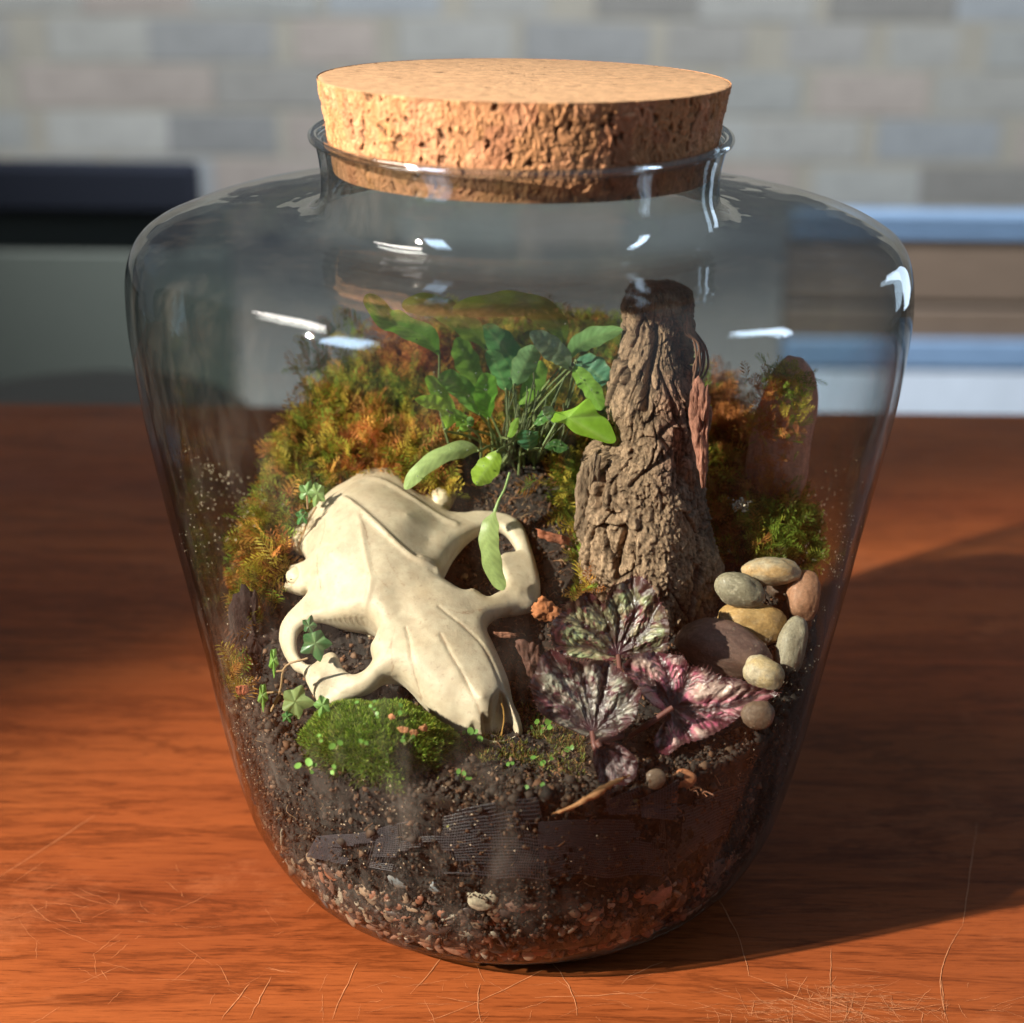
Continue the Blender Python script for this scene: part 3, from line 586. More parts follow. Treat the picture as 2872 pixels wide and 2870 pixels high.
o_out = [(770, 150), (850, 158), (915, 190), (950, 240), (1000, 290), (1055, 318), (1090, 266), (1130, 260), (1175, 288), (1245, 288), (1228, 340), (1195, 402), (1290, 412), (1350, 402), (1430, 402), (1520, 415), (1590, 440), (1645, 490), (1680, 570), (1702, 640), (1728, 725), (1748, 820), (1748, 930), (1700, 985), (1600, 1008), (1490, 1032), (1442, 1060), (1432, 1120), (1470, 1205), (1520, 1320), (1562, 1430), (1590, 1560), (1630, 1650), (1640, 1740), (1560, 1790), (1450, 1800), (1350, 1760), (1260, 1710), (1190, 1680), (1130, 1630), (1060, 1560), (1000, 1490), (950, 1435), (905, 1395), (850, 1385), (800, 1400), (760, 1440), (700, 1485), (600, 1520), (520, 1560), (440, 1570), (380, 1500), (330, 1400), (315, 1365), (270, 1345), (225, 1290), (190, 1220), (175, 1150), (190, 1080), (230, 1020), (290, 960), (340, 905), (352, 868), (310, 880), (250, 872), (205, 858), (232, 800), (240, 738), (290, 722), (338, 700), (330, 650), (290, 605), (268, 540), (275, 480), (330, 440), (370, 400), (430, 335), (500, 275), (590, 225), (640, 190), (700, 160)]
o_hl = [(300, 1120), (380, 1065), (480, 1045), (600, 1035), (690, 1035), (745, 1065), (768, 1110), (750, 1170), (725, 1215), (735, 1265), (735, 1300), (700, 1350), (640, 1382), (590, 1370), (555, 1330), (525, 1265), (480, 1255), (430, 1285), (385, 1322), (345, 1318), (300, 1270), (285, 1200)]
o_hr = [(1150, 790), (1190, 715), (1240, 640), (1300, 580), (1380, 525), (1450, 500), (1520, 515), (1570, 565), (1605, 640), (1530, 660), (1485, 700), (1480, 735), (1512, 790), (1532, 835), (1520, 872), (1470, 902), (1425, 918), (1350, 875), (1290, 882), (1225, 850)]
hp = [(600, 290, 9, 24, 5), (760, 200, 4, 22, 6), (700, 450, 15, 32, 9), (480, 450, 8, 26, 6), (480, 650, 11, 28, 7), (950, 420, 12, 30, 8), (1080, 560, 7, 24, 8), (870, 620, 15, 32, 8), (750, 800, 15, 30, 7), (520, 860, 7, 22, 5), (950, 900, 13, 26, 6), (420, 960, 1, 9, 4), (900, 1080, 12, 24, 6), (1050, 1200, 13, 26, 8), (1250, 1350, 11, 25, 8), (1400, 1520, 8, 22, 7), (1470, 1640, 3, 14, 5), (1560, 1650, 0, 12, 5),
      (1540, 470, -4, 7, 3), (1650, 560, -3, 9, 3), (1690, 800, -1, 9, 3.5), (1620, 880, 1, 8, 3.5), (1640, 980, -1, 9, 3.5), (1400, 430, -4, 7, 3), (1270, 470, 0, 10, 4), (1480, 970, 4, 9, 4), (1330, 950, 8, 14, 4), (1180, 900, 11, 20, 5),
      (210, 1150, -6, 7, 3), (250, 1020, -4, 7, 3), (250, 1300, -6, 7, 3), (420, 1400, -1, 7, 3), (460, 1500, -4, 8, 3), (620, 1450, 1, 8, 3.5), (780, 1330, 6, 14, 4), (850, 1350, 7, 16, 5), (330, 920, -2, 8, 4), (1160, 330, -5, 8, 3), (250, 800, -6, 8, 3), (300, 560, -5, 9, 3), (1250, 1680, 0, 12, 4), (1100, 1560, 4, 16, 6)]
H = np.array(hp, float); HU = pl(H[:, :2], H[:, 2] * .001); hs = .00048
D = np.sqrt(((HU[:, None] - HU[None]) ** 2).sum(-1)); wts = np.linalg.solve(D + 1e-9 * np.eye(len(H)) + .002 * np.eye(len(H)), H[:, 2:] - H[:, 2:].mean(0))
def hgt(uv): return np.sqrt(((uv[:, None] - HU[None]) ** 2).sum(-1)) @ wts + H[:, 2:].mean(0)
def toplane(poly):
    poly = closed_curve(poly, len(poly) * 4); uv = pl(poly, 0.)
    for _ in range(3): hh = hgt(uv); uv = pl(poly, (hh[:, 0] - np.minimum(hh[:, 2], hh[:, 1] * .5)) * .001)
    return uv
PO, PL_, PRr = toplane(o_out), toplane(o_hl), toplane(o_hr)
mn = PO.min(0) - .003; mx_ = PO.max(0) + .003; ug = np.arange(mn[0], mx_[0], hs); vg = np.arange(mn[1], mx_[1], hs); wg = np.arange(-.034, .020, hs)
UU, VV = np.meshgrid(ug, vg, indexing='ij'); uv = np.c_[UU.ravel(), VV.ravel()]
dO = segdist(uv, PO, True) * np.where(inpoly(uv, PO), 1, -1); dL = segdist(uv, PL_, True) * np.where(inpoly(uv, PL_), -1, 1); dR = segdist(uv, PRr, True) * np.where(inpoly(uv, PRr), -1, 1)
dd = np.minimum(dO, np.minimum(dL, dR)); hh = hgt(uv) * .001; topz, thick, er = hh[:, 0], np.maximum(hh[:, 1], .004), np.clip(hh[:, 2], .002, .009)
def lineuv(c, wv=.012): return pl(catmull(np.array(c, float), 60), wv)
def bumpl(c, amp, wd, wv=.012): return amp * np.exp(-(segdist(uv, lineuv(c, wv)) / wd) ** 2)
ridge = bumpl([(560, 270), (640, 350), (720, 440), (830, 545), (920, 620), (1010, 672), (1090, 685), (1145, 690)], .0014, .0014, .014)
ridge += bumpl([(1040, 680), (1140, 690), (1140, 740)], .0016, .0016, .011)
ridge += bumpl([(600, 300), (660, 450), (690, 620), (725, 800), (700, 900), (660, 990)], .0006, .0012, .015)
ridge += bumpl([(440, 340), (590, 255), (720, 190), (860, 230), (1000, 320), (1150, 400), (1240, 430)], .0010, .0016, .005)
ridge -= bumpl([(880, 900), (960, 1050), (1060, 1170)], .0009, .004, .013)
ridge -= bumpl([(1000, 560), (1080, 640)], .001, .006, .01)
sut = [[(1150, 1160), (1210, 1270), (1290, 1390), (1360, 1510), (1400, 1590)], [(940, 1110), (965, 1200), (975, 1290), (1020, 1420), (1090, 1530), (1200, 1620), (1290, 1665)], [(1140, 985), (1200, 1030), (1300, 1100), (1400, 1190), (1470, 1310), (1530, 1450)], [(880, 1100), (850, 1200), (860, 1290), (840, 1370)], [(820, 700), (860, 780), (930, 880)], [(1280, 1000), (1360, 970), (1430, 940)], [(720, 1290), (800, 1260), (860, 1180)], [(660, 430), (700, 560), (735, 700), (760, 820), (850, 900)], [(1150, 960), (1200, 1000), (1290, 1005), (1350, 985)], [(450, 360), (440, 500), (400, 640), (420, 800)], [(1560, 700), (1620, 690), (1690, 740)]]
for c in sut[:3]: ridge -= bumpl(c, .00055, .0006, .010)
topz = topz + ridge + .00035 * fbm(np.c_[uv, uv[:, 0] * 0] * 120, 3, 7)
# snout end: the two nasal bones overhang the nose opening
NT = pl([(1300, 1660), (1345, 1640), (1395, 1660), (1400, 1610), (1440, 1615), (1460, 1540), (1500, 1480), (1545, 1500), (1640, 1700), (1660, 1900), (1250, 1900), (1240, 1700)], .004)
dn = segdist(uv, NT, True) * np.where(inpoly(uv, NT), 1, -1); cav = sst(-.0003, .0012, dn); rimw = sst(.0008, .0035, dO)
topz = topz - cav * .010 * np.clip(rimw + .15, 0, 1)
tt = np.clip(dd / er, 0, 1); pf = np.sqrt(np.clip(1 - (1 - tt) ** 2, 0, 1)); halfmin = np.minimum(er, thick * .5)
ztop = topz - halfmin * (1 - pf); zbot = np.maximum(topz - thick, -.034 + .002) + (thick - halfmin) * (1 - pf) * 1.0; zbot = np.minimum(zbot, ztop)
ins = dd > 0; half = (ztop - zbot) / 2; mid = (ztop + zbot) / 2
F = np.empty((len(uv), len(wg)), np.float32)
F[:] = np.where(ins, half, 0)[:, None] - np.abs(wg[None] - mid[:, None]); F += np.where(ins, 0, dd * 1.0)[:, None]; F = np.minimum(F, (dd * 1.0)[:, None] + .0)
F = F.reshape(len(ug), len(vg), len(wg)).astype(np.float64)
SVt, SQ = surface_nets(F, hs, np.array([ug[0], vg[0], wg[0]])); SVt = smooth_mesh(SVt, SQ, 3)
sw = SO + SVt[:, :1] * SU + SVt[:, 1:2] * SV + SVt[:, 2:3] * SN
sd = np.full(len(SVt), 1.)
for i, c in enumerate(sut): sd = np.minimum(sd, segdist(SVt[:, :2] + .0003 * np.c_[fbm(SVt * 900, 2, 3), fbm(SVt * 900, 2, 4)] * (2 if i > 2 else 1), lineuv(c, .010)) / (.00032 if i < 3 else .00028))
line = (np.exp(-sd ** 2) * (.55 + .6 * fbm(SVt * 300, 2, 87)))[:, None] * (SVt[:, 2:3] > -.002)
nn_ = fbm(SVt * 70, 4, 31)[:, None]; n4 = sst(.5, .62, fbm(SVt * 1000, 2, 35))[:, None]
bc = np.array([.59, .50, .365]) * (1 + .10 * nn_ + .07 * fbm(SVt * 260, 4, 77)[:, None]); stn = sst(.1, .6, fbm(SVt * 38, 3, 44))[:, None] * .35; bc = bc * (1 - stn) + np.array([.56, .43, .26]) * stn
low_ = sst(-.004, -.014, SVt[:, 2])[:, None] * .35; bc = bc * (1 - low_) + np.array([.55, .38, .20]) * low_
bc = bc * (1 - .75 * line * np.array([.7, .9, 1.0])) * (1 - .25 * n4 * np.array([.8, 1, 1]))
M_bone = colmat("aged_cream_bone", .48, namt=.10, nscale=450, bump=.35, bscale=900, bdist=.0005, sss=.03)
sk = root("animal_skull", SO + SN * -.02, "cream coloured small mammal skull seen from above with its snout pointing down to the right", "skull")
mk("cranium", sw, SQ, M_bone, sk, col=bc)
print("skull", len(sw))
def blob(c, wv, r3, seed):
    q = IV2 * (1 + .18 * fbm(IV2 * 1.6 + seed, 3, seed))[:, None] * np.array(r3); p = pl([c], wv)[0]
    q = q + [p[0], p[1], wv]; return SO + q[:, :1] * SU + q[:, 1:2] * SV + q[:, 2:3] * SN
mk("ear_bone", blob((1150, 330), -.006, (.0048, .0050, .0055), 3), IF2, M_bone, sk, col=np.array([.72, .60, .42]))
mk("ear_bone", blob((290, 800), -.008, (.0050, .0050, .0055), 8), IF2, M_bone, sk, col=np.array([.70, .58, .40]))
mk("ear_bone", blob((320, 560), -.010, (.0045, .0075, .006), 5), IF2, M_bone, sk, col=np.array([.70, .58, .40]))
mk("cheek_tooth", blob((730, 1100), -.012, (.0024, .004, .004), 6), IF2, M_bone, sk, col=np.array([.66, .55, .38]))

# ================================================================== BARK STUMP
Ls = c2([(705, 95), (680, 180), (672, 260), (682, 350), (640, 480), (605, 600), (578, 750), (590, 850), (550, 950), (440, 1070), (412, 1200), (405, 1350), (393, 1500), (395, 1650), (430, 1800), (470, 1950)])
Rs_ = c2([(1000, 100), (1025, 170), (1030, 260), (1035, 340), (1050, 450), (1075, 600), (1095, 700), (1110, 850), (1110, 960), (1115, 1070), (1120, 1200), (1135, 1350), (1160, 1480), (1195, 1620), (1180, 1780), (1160, 1950)])
nS = 360; nU = 420; yy = np.interp(np.linspace(0, 1, 16), [0, 1], [.018, -.006])
Lw = catmull(P(Ls[:, 0], Ls[:, 1], yy), nS); Rw = catmull(P(Rs_[:, 0], Rs_[:, 1], yy), nS); cen = (Lw + Rw) / 2; hw = (Rw - Lw) / 2; rad = np.linalg.norm(hw, axis=1)
ex = hw / rad[:, None]; ey = np.tile(np.array([0, 1., .12]), (nS, 1)); ey -= (ey * ex).sum(1)[:, None] * ex; ey /= np.linalg.norm(ey, axis=1)[:, None]
ps = np.arange(nU) / nU * 2 * pi; CP, SP = np.cos(ps), np.sin(ps)
lobed = 1 + .05 * np.sin(3 * ps + .6) + .04 * np.sin(5 * ps + 2)
base = cen[:, None] + rad[:, None, None] * (CP[None, :, None] * ex[:, None] + (SP * .82)[None, :, None] * ey[:, None]) * lobed[None, :, None]
nrm = CP[None, :, None] * ex[:, None] + SP[None, :, None] * ey[:, None]; b = base.reshape(-1, 3); nr_ = nrm.reshape(-1, 3); zt = np.repeat(np.linspace(0, 1, nS), nU)
wrp = b + .004 * np.c_[fbm(b * 60, 3, 1), fbm(b * 60, 3, 2), fbm(b * 60, 3, 3)]
a1, a2, aid = worley(wrp * np.array([105, 105, 50]), 2); wr2 = wrp + .0022 * np.c_[fbm(b * 330, 3, 8), fbm(b * 330, 3, 9), fbm(b * 330, 3, 10)]; b1, b2, bid = worley(wr2 * np.array([230, 230, 150]), 7); g1, g2, gid = worley(wr2 * np.array([520, 520, 330]), 37)
grain = fbm(wrp * np.array([520, 520, 45]), 4, 12); rough_ = fbm(b * 800, 4, 17, .62); crack1 = sst(.07, .0, a2 - a1) * sst(-.3, .2, fbm(b * 60, 2, 77)); crack2 = sst(.13, .0, b2 - b1); crack3 = sst(.15, .0, g2 - g1); lowr = sst(.50, .75, zt); upr = sst(.34, .14, zt)
crumb = np.abs(fbm(b * 230, 4, 57)); fis = sst(.09, .0, np.abs(fbm(wrp * np.array([150, 150, 34]), 4, 67))) * (1 - .7 * lowr); dis = -.0016 * fis + .0026 * (aid - .5) - .0030 * crack1 + (.0009 * (bid - .5) - .0005 * crack2) * (1 - .8 * upr) + .0004 * (gid - .5) + .0016 * grain * (.5 + upr) + .0007 * rough_ * (.6 + lowr) - .0014 * (.25 - crumb) * lowr + .0036 * fbm(b * 40, 2, 19)
big_ = segdist(np.c_[proj(b)], c2(catmull([(850, 330), (840, 480), (800, 640), (790, 780)], 20))); dis -= .006 * np.exp(-(big_ / 12) ** 2) * (nr_[:, 1] < 0)
big2 = segdist(np.c_[proj(b)], c2(catmull([(870, 560), (930, 700), (960, 830), (870, 920), (930, 1010), (780, 1130), (710, 1200)], 30))); dis -= .0035 * np.exp(-(big2 / 7) ** 2) * (nr_[:, 1] < 0)
big3 = segdist(np.c_[proj(b)], c2(catmull([(520, 980), (560, 1150), (540, 1300), (680, 1400), (650, 1550), (640, 1620)], 30))); dis -= .0040 * np.exp(-(big3 / 9) ** 2) * (nr_[:, 1] < 0)
bv = b + nr_ * dis[:, None]
warm = np.array([.42, .285, .185]); pink = np.array([.42, .23, .165]); grey = np.array([.22, .19, .155]); dk = np.array([.10, .065, .045])
k1 = sst(-.1, .5, fbm(b * 30, 3, 25))[:, None]; kc = warm * (1 - k1) + grey * k1; rg = (sst(.0, .012, b[:, 0] - cen[:, 0].mean() + .004) * sst(.25, .35, zt) * sst(.66, .5, zt))[:, None] * .8; kc = kc * (1 - rg) + pink * rg
kc = kc * (1 + .30 * grain + .35 * (bid - .5) + .25 * (gid - .5) + .3 * rough_)[:, None]; kk = np.clip(fis * .85 + crack1 * .8 + crack2 * .55 + crack3 * .3 + lowr * sst(.07, .0, crumb) * .6 + np.exp(-(big_ / 9) ** 2) * .6, 0, 1)[:, None] * .88; kc = kc * (1 - kk) + dk * .4 * kk
flank_shade = sst(.0, .006, b[:, 0] - np.repeat(cen[:, 0], nU) - .002)[:, None] * sst(.36, .25, zt)[:, None] * .45; kc = kc * (1 - flank_shade) + dk * (1 + .5 * grain[:, None]) * flank_shade  # upper right side darkened in colour, like shade turned from the sun
M_bark = colmat("rough_bark", .9, namt=.55, nscale=900, bump=1., bscale=1100, bdist=.0010, spec=.2, stretch=(1, 1, .45))
cap_n = 12; capv = []
topc = cen[0] + [0, 0, -.002]; ringt = bv[:nU]
for k in range(1, cap_n + 1):
    s = 1 - k / cap_n; q = topc + (ringt - topc) * s; q[:, 2] += .0022 * fbm(q * 260, 3, 27) + .002 * (1 - s); capv.append(q)
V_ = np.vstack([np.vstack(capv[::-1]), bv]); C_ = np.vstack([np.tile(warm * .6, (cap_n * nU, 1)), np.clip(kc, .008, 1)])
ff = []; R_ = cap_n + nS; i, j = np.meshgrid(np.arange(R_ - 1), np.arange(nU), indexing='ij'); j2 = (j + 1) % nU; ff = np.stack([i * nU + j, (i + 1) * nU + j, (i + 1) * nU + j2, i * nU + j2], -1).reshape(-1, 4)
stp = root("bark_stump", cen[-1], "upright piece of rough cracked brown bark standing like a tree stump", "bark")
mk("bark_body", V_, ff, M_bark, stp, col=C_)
# loose plates, a reddish inner strip and pale roots on its right side
def plate(name, c, pts, y, th, colr, par, seed=0, mat=None):
    c = c(pts); out = closed_curve(c, 60); ctr = out.mean(0); rings = []; col = []; jg = rng.normal(size=(60, 1)); out = out + (out - ctr) * (.045 * (jg + np.roll(jg, 1, 0))).clip(-.12, .12)
    PL = ((.0, .9), (.12, .92), (.25, .95), (.38, .93), (.5, .9), (.62, .88), (.74, .82), (.86, .75), (.96, .4), (1., 0), (.93, -.4), (.5, -.8), (.0, -1))
    for s, off in PL:
        q = ctr + (out - ctr) * s; w = P(q[:, 0], q[:, 1], y); nz = fbm(w * 350 + seed, 3, seed + 3) + .7 * fbm(w * np.array([1400, 1400, 260]), 3, seed + 4); rings.append(w + (-Fw) * (th * off + min(th, .002) * .8 * nz * (abs(off) + .2))[:, None])
        col.append(np.array(colr)[None] * (1 + .6 * fbm(w * np.array([900, 900, 150]), 3, seed + 9))[:, None])
    V = np.vstack(rings); n = 60; i, j = np.meshgrid(np.arange(len(PL) - 1), np.arange(n), indexing='ij'); j2 = (j + 1) % n
    return mk(name, V, np.stack([i * n + j, (i + 1) * n + j, (i + 1) * n + j2, i * n + j2], -1).reshape(-1, 4), mat or M_bark, par, col=np.vstack(col))
plate("bark_strip", c2, [(1050, 640), (1110, 620), (1140, 700), (1135, 850), (1128, 1000), (1120, 1190), (1095, 1190), (1070, 1050), (1040, 900), (1030, 760)], -.008, .0018, (.52, .24, .17), stp, 4)
plate("bark_flake", c2, [(430, 1090), (500, 1010), (545, 1040), (540, 1200), (550, 1360), (520, 1480), (450, 1500), (410, 1400), (415, 1250)], -.010, .0020, (.30, .21, .14), stp, 6)
for k in range(9):
    o_ = rng.normal(0, 14, (5, 2)); pts = c2(np.array([(1010, 270), (1040, 350), (1095, 430), (1085, 540), (1065, 640)]) + o_ * [1, .6] + [(-30 + k * 6) * (1 if k > 3 else .4), 0]); pts = np.vstack([pts])
    v, f = tube(P(pts[:, 0], pts[:, 1], np.full(5, .004) + rng.normal(0, .001, 5)), [.0004, .0006, .0005, .0005, .0003], 5, 16); mk("root_fibre", v, f, colmat("dry_root", .8, base=(.24, .125, .08)) if k == 0 else bpy.data.materials["dry_root"], stp)

# reddish oval body standing in for a reflection on the glass, and dark bark chip at left
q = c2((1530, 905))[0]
pebble("reflection_oval", q[0], q[1], .040, 175 * .518, 440 * .518, -.17, 77, pc((.66, .30, .20), (.72, .36, .22), .6, 2), "tall reddish oval added in the right moss as a stand-in for a reflection on the glass", "stone", None, 45 * .518)
q = [(760, 520), (820, 515), (835, 560), (828, 650), (860, 668), (915, 655), (925, 700), (910, 790), (880, 835), (800, 840), (752, 780), (745, 640)]
lc = lambda a: np.c_[np.atleast_2d(a).astype(float)[:, 0] * .8647, 1200 + np.atleast_2d(a).astype(float)[:, 1] * .8647]
tag(plate("charred_bark_chip", lc, q, -.026, .005, (.055, .035, .032), None, 21), "dark charred bark chip standing at the left edge beside the skull", "bark chip")
tag(plate("red_chip", lc, [(768, 838), (800, 835), (808, 858), (780, 868), (765, 855)], -.062, .001, (.55, .16, .08), None, 23), "small orange red chip under the charred bark at left", "chip")
M_chip = colmat("split_wood", .75, namt=.3, nscale=700, bump=.5, bscale=700, bdist=.0005, stretch=(1, 1, 6))
for pts, y, th, cl, lab in [
    ([(1695, 1000), (1760, 910), (1890, 1000), (1880, 1050), (1760, 1060)], -.035, .0025, (.40, .14, .05), "orange brown wedge of wood between the skull and the begonia"),
    ([(1720, 500), (1760, 510), (1880, 540), (1930, 560), (1925, 600), (1860, 590), (1760, 560)], -.002, .0012, (.30, .10, .05), "thin reddish splinter beside the foot of the bark, above the skull cheek"),
    ([(1470, 1120), (1600, 1130), (1590, 1160), (1480, 1150)], -.045, .001, (.22, .09, .05), "small dark splinter lying under the skull cheek arch"),
    ([(1600, 1180), (1720, 1190), (1760, 1300), (1740, 1420), (1680, 1400), (1640, 1290)], -.055, .0016, (.11, .045, .03), "dark red brown bark flake between the snout and the leaves")]:
    tag(plate("wood_chip", c1, pts, y, th, cl, None, int(y * -900), M_chip), lab, "wood chip")
v, f = tube(np.vstack([P1(*c4(p)[0], y) for p, y in (((300, 1590), -.1235), ((430, 1545), -.1235), ((560, 1470), -.1215), ((660, 1410), -.119), ((745, 1372), -.116))]), [.0002, .0009, .0014, .0010, .0002], 6, 24)
v += .0003 * rng.normal(size=v.shape); tag(mk("wood_splinter", v, f, M_chip, None, col=np.array([.42, .20, .08])), "pale tan wood splinter lying against the front glass below the small leaf", "splinter")
lv, lf = [], []
q = c2((1305, 1285))[0]; pc0 = P1(q[0], q[1], .005); n = 90; pos = pc0 + rng.normal(size=(n, 3)) * [.0022, .001, .0017]; A_ = scatter(oc, of, pos, rotm(n), rng.uniform(.0003, .0009, n), np.array([(.62, .55, .42)]) * rng.uniform(.4, 1.1, (n, 1)))
tag(mk("lichen_patch", A_[0], A_[1], M_crumb, None, col=A_[2], smooth=False), "small crusty white lichen patch at the foot of the red reflection oval", "lichen")

# ================================================================== MOSSES
# feathery sprig template: curved stem with two rows of leaflets
def sprig():
    v = []; f = []; S = lambda t: np.array([.12 * sin(3 * t), .40 * t * t, t])
    for i in range(4): t0 = i / 3; w0 = .018 * (1.1 - t0); c = S(t0); v += [c - [w0, 0, 0], c + [w0, 0, 0]]
    for i in range(3): f.append((2 * i, 2 * i + 1, 2 * i + 3, 2 * i + 2))
    for i in range(8):
        t0 = .10 + i * .115; c = S(t0); L = .42 * sin(pi * (t0 * .72 + .2)) + .04
        for s in (-1, 1):
            d = np.array([s * .8, .15 + .25 * (i % 2), .62]); d = d / np.linalg.norm(d); n = len(v); wd = np.array([-.35 * s, .5, .55]) * .034
            v += [c - wd * .5, c + d * L * .5 + wd, c + d * L + [0, -.06, .03], c + d * L * .5 - wd]; f.append((n, n + 1, n + 2, n + 3))
    return np.array(v), np.array(f)
SPV, SPF = sprig()
area = np.linalg.norm(np.cross(top[1:, 1:] - top[:-1, :-1], top[1:, :-1] - top[:-1, 1:]), axis=-1); cellp = (top[1:, 1:] + top[:-1, :-1]) / 2; nrmc = np.cross(top[:-1, 1:] - top[:-1, :-1], top[1:, :-1] - top[:-1, :-1]); nrmc *= -np.sign(nrmc[..., 2:3] + 1e-12) * -1
cellp = cellp.reshape(-1, 3); nrmc = nrmc.reshape(-1, 3); nrmc /= np.linalg.norm(nrmc, axis=1)[:, None] + 1e-12; ap = area.ravel() / area.sum()
px, py = proj(cellp); pxy = np.c_[px, py]
soilpatch = dsp([(880, 850), (1000, 830), (1090, 860), (1060, 960), (1085, 1060), (1085, 1250), (1500, 1400), (1500, 1500), (500, 1500), (440, 1350), (470, 1200), (520, 1240), (780, 1240), (960, 1300), (960, 1100), (860, 1000), (850, 930)])
rightlow = dsp([(1330, 1060), (1540, 1075), (1540, 1330), (1000, 1500), (1080, 1150)])
chipa = np.c_[np.array([740, 850, 860, 930, 930, 800, 730]) * .8647, 1200 + np.array([500, 500, 640, 640, 860, 860, 780]) * .8647]
skarea = c1([(300, 500), (500, 350), (1000, 300), (1500, 400), (1750, 900), (1600, 1150), (1700, 1750), (1200, 1750), (800, 1600), (300, 1600), (130, 1400), (130, 1050), (200, 700)])
okm = (cellp[:, 1] > -.048) & ~inpoly(pxy, soilpatch) & ~inpoly(pxy, rightlow) & ~inpoly(pxy, chipa) & ~inpoly(pxy, skarea)
stumpm = (np.hypot((cellp[:, 0] - cen[-1][0]) / .030, (cellp[:, 1] + .003) / .026) < 1); okm &= ~stumpm
wgt = ap * okm * (.35 + sst(-.35, .25, fbm(cellp * 55, 3, 101))); wgt /= wgt.sum()
NM = 19000; ci = rng.choice(len(cellp), NM, p=wgt); mp_ = cellp[ci] + rng.normal(size=(NM, 3)) * .0006; mz = nrmc[ci] * .9 + rng.normal(size=(NM, 3)) * .55 + np.array([0, -.5, .25])
layer = rng.random(NM) ** 1.5; mp_ = mp_ + nrmc[ci] * (layer * .0085 * (1 + 1.3 * fbm(mp_ * 75, 3, 7)))[:, None]
rin = Rin(np.clip(mp_[:, 2], .02, .24)) - .004; rm = np.hypot(mp_[:, 0], mp_[:, 1]); k_ = np.minimum(1, rin / rm); mp_[:, 0] *= k_; mp_[:, 1] *= k_
inw = (k_ < 1); mz[inw, :2] -= (mp_[inw, :2] / rm[inw, None]) * 1.2
mpx, mpy = proj(mp_); dx, dy = mpx / 1.48654, mpy / 1.48654
nO = fbm(mp_ * 70, 3, 111) + .35 * rng.normal(size=NM)
rust_reflect_bias = np.exp(-(((dx - 790) / 100) ** 2 + ((dy - 690) / 80) ** 2)) * 1.3 + np.exp(-(((dx - 1365) / 45) ** 2 + ((dy - 790) / 110) ** 2)) * 1.6 + np.exp(-(((dx - 1470) / 75) ** 2 + ((dy - 830) / 150) ** 2)) * 1.3 + .45 * np.exp(-(((dx - 700) / 160) ** 2 + ((dy - 850) / 100) ** 2)) + .4 * (dy > 950) * (dx < 700)  # the term over the red oval reddens moss for the glass reflection
grn_bias = np.exp(-(((dx - 1500) / 70) ** 2 + ((dy - 1010) / 60) ** 2)) + np.exp(-(((dx - 760) / 60) ** 2 + ((dy - 770) / 40) ** 2)) + .8 * np.exp(-(((dx - 1070) / 40) ** 2 + ((dy - 930) / 60) ** 2)) + .7 * np.exp(-(((dx - 1380) / 60) ** 2 + ((dy - 640) / 40) ** 2))
s_ = nO * 1.25 + rust_reflect_bias * .85 - grn_bias - .22; mcol = np.empty((NM, 3))
for lo, hi, c in [(-9, -.45, (.22, .32, .04)), (-.45, -.1, (.36, .38, .05)), (-.1, .2, (.55, .42, .06)), (.2, .55, (.66, .35, .08)), (.55, 1.1, (.62, .24, .07)), (1.1, 9, (.45, .16, .06))]:
    m = (s_ >= lo) & (s_ < hi); mcol[m] = c
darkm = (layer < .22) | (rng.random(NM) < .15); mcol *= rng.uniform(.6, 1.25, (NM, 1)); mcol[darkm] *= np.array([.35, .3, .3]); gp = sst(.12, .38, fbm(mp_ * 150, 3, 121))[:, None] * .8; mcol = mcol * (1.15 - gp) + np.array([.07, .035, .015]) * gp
outer_ = rng.random(NM)
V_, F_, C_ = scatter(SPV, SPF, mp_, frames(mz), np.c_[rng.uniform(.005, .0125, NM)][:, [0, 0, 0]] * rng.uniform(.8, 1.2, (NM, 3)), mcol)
# keep every tip inside the glass and away from the skull
rr_ = np.hypot(V_[:, 0], V_[:, 1]); lim = Rin(np.clip(V_[:, 2], .02, .24)) - .0012; k_ = np.minimum(1, lim / rr_); V_[:, 0] *= k_; V_[:, 1] *= k_
M_moss = colmat("feathery_moss", .65, namt=.25, nscale=500, trans=.45, spec=.3)
leftm = np.repeat(mp_[:, 0] < cen[-1][0], len(SPV))
for nm, msk, lab in (("sheet_moss", leftm, "green and orange feathery sheet moss covering the slope left of the bark"), ("sheet_moss", ~leftm, "rust and green feathery moss covering the slope right of the bark")):
    fm = msk[F_[:, 0]]; Fs = F_[fm]; u_, inv = np.unique(Fs, return_inverse=True)
    tag(mk(nm, V_[u_], inv.reshape(Fs.shape), M_moss, None, col=C_[u_], smooth=False), lab, "moss", kind='stuff')
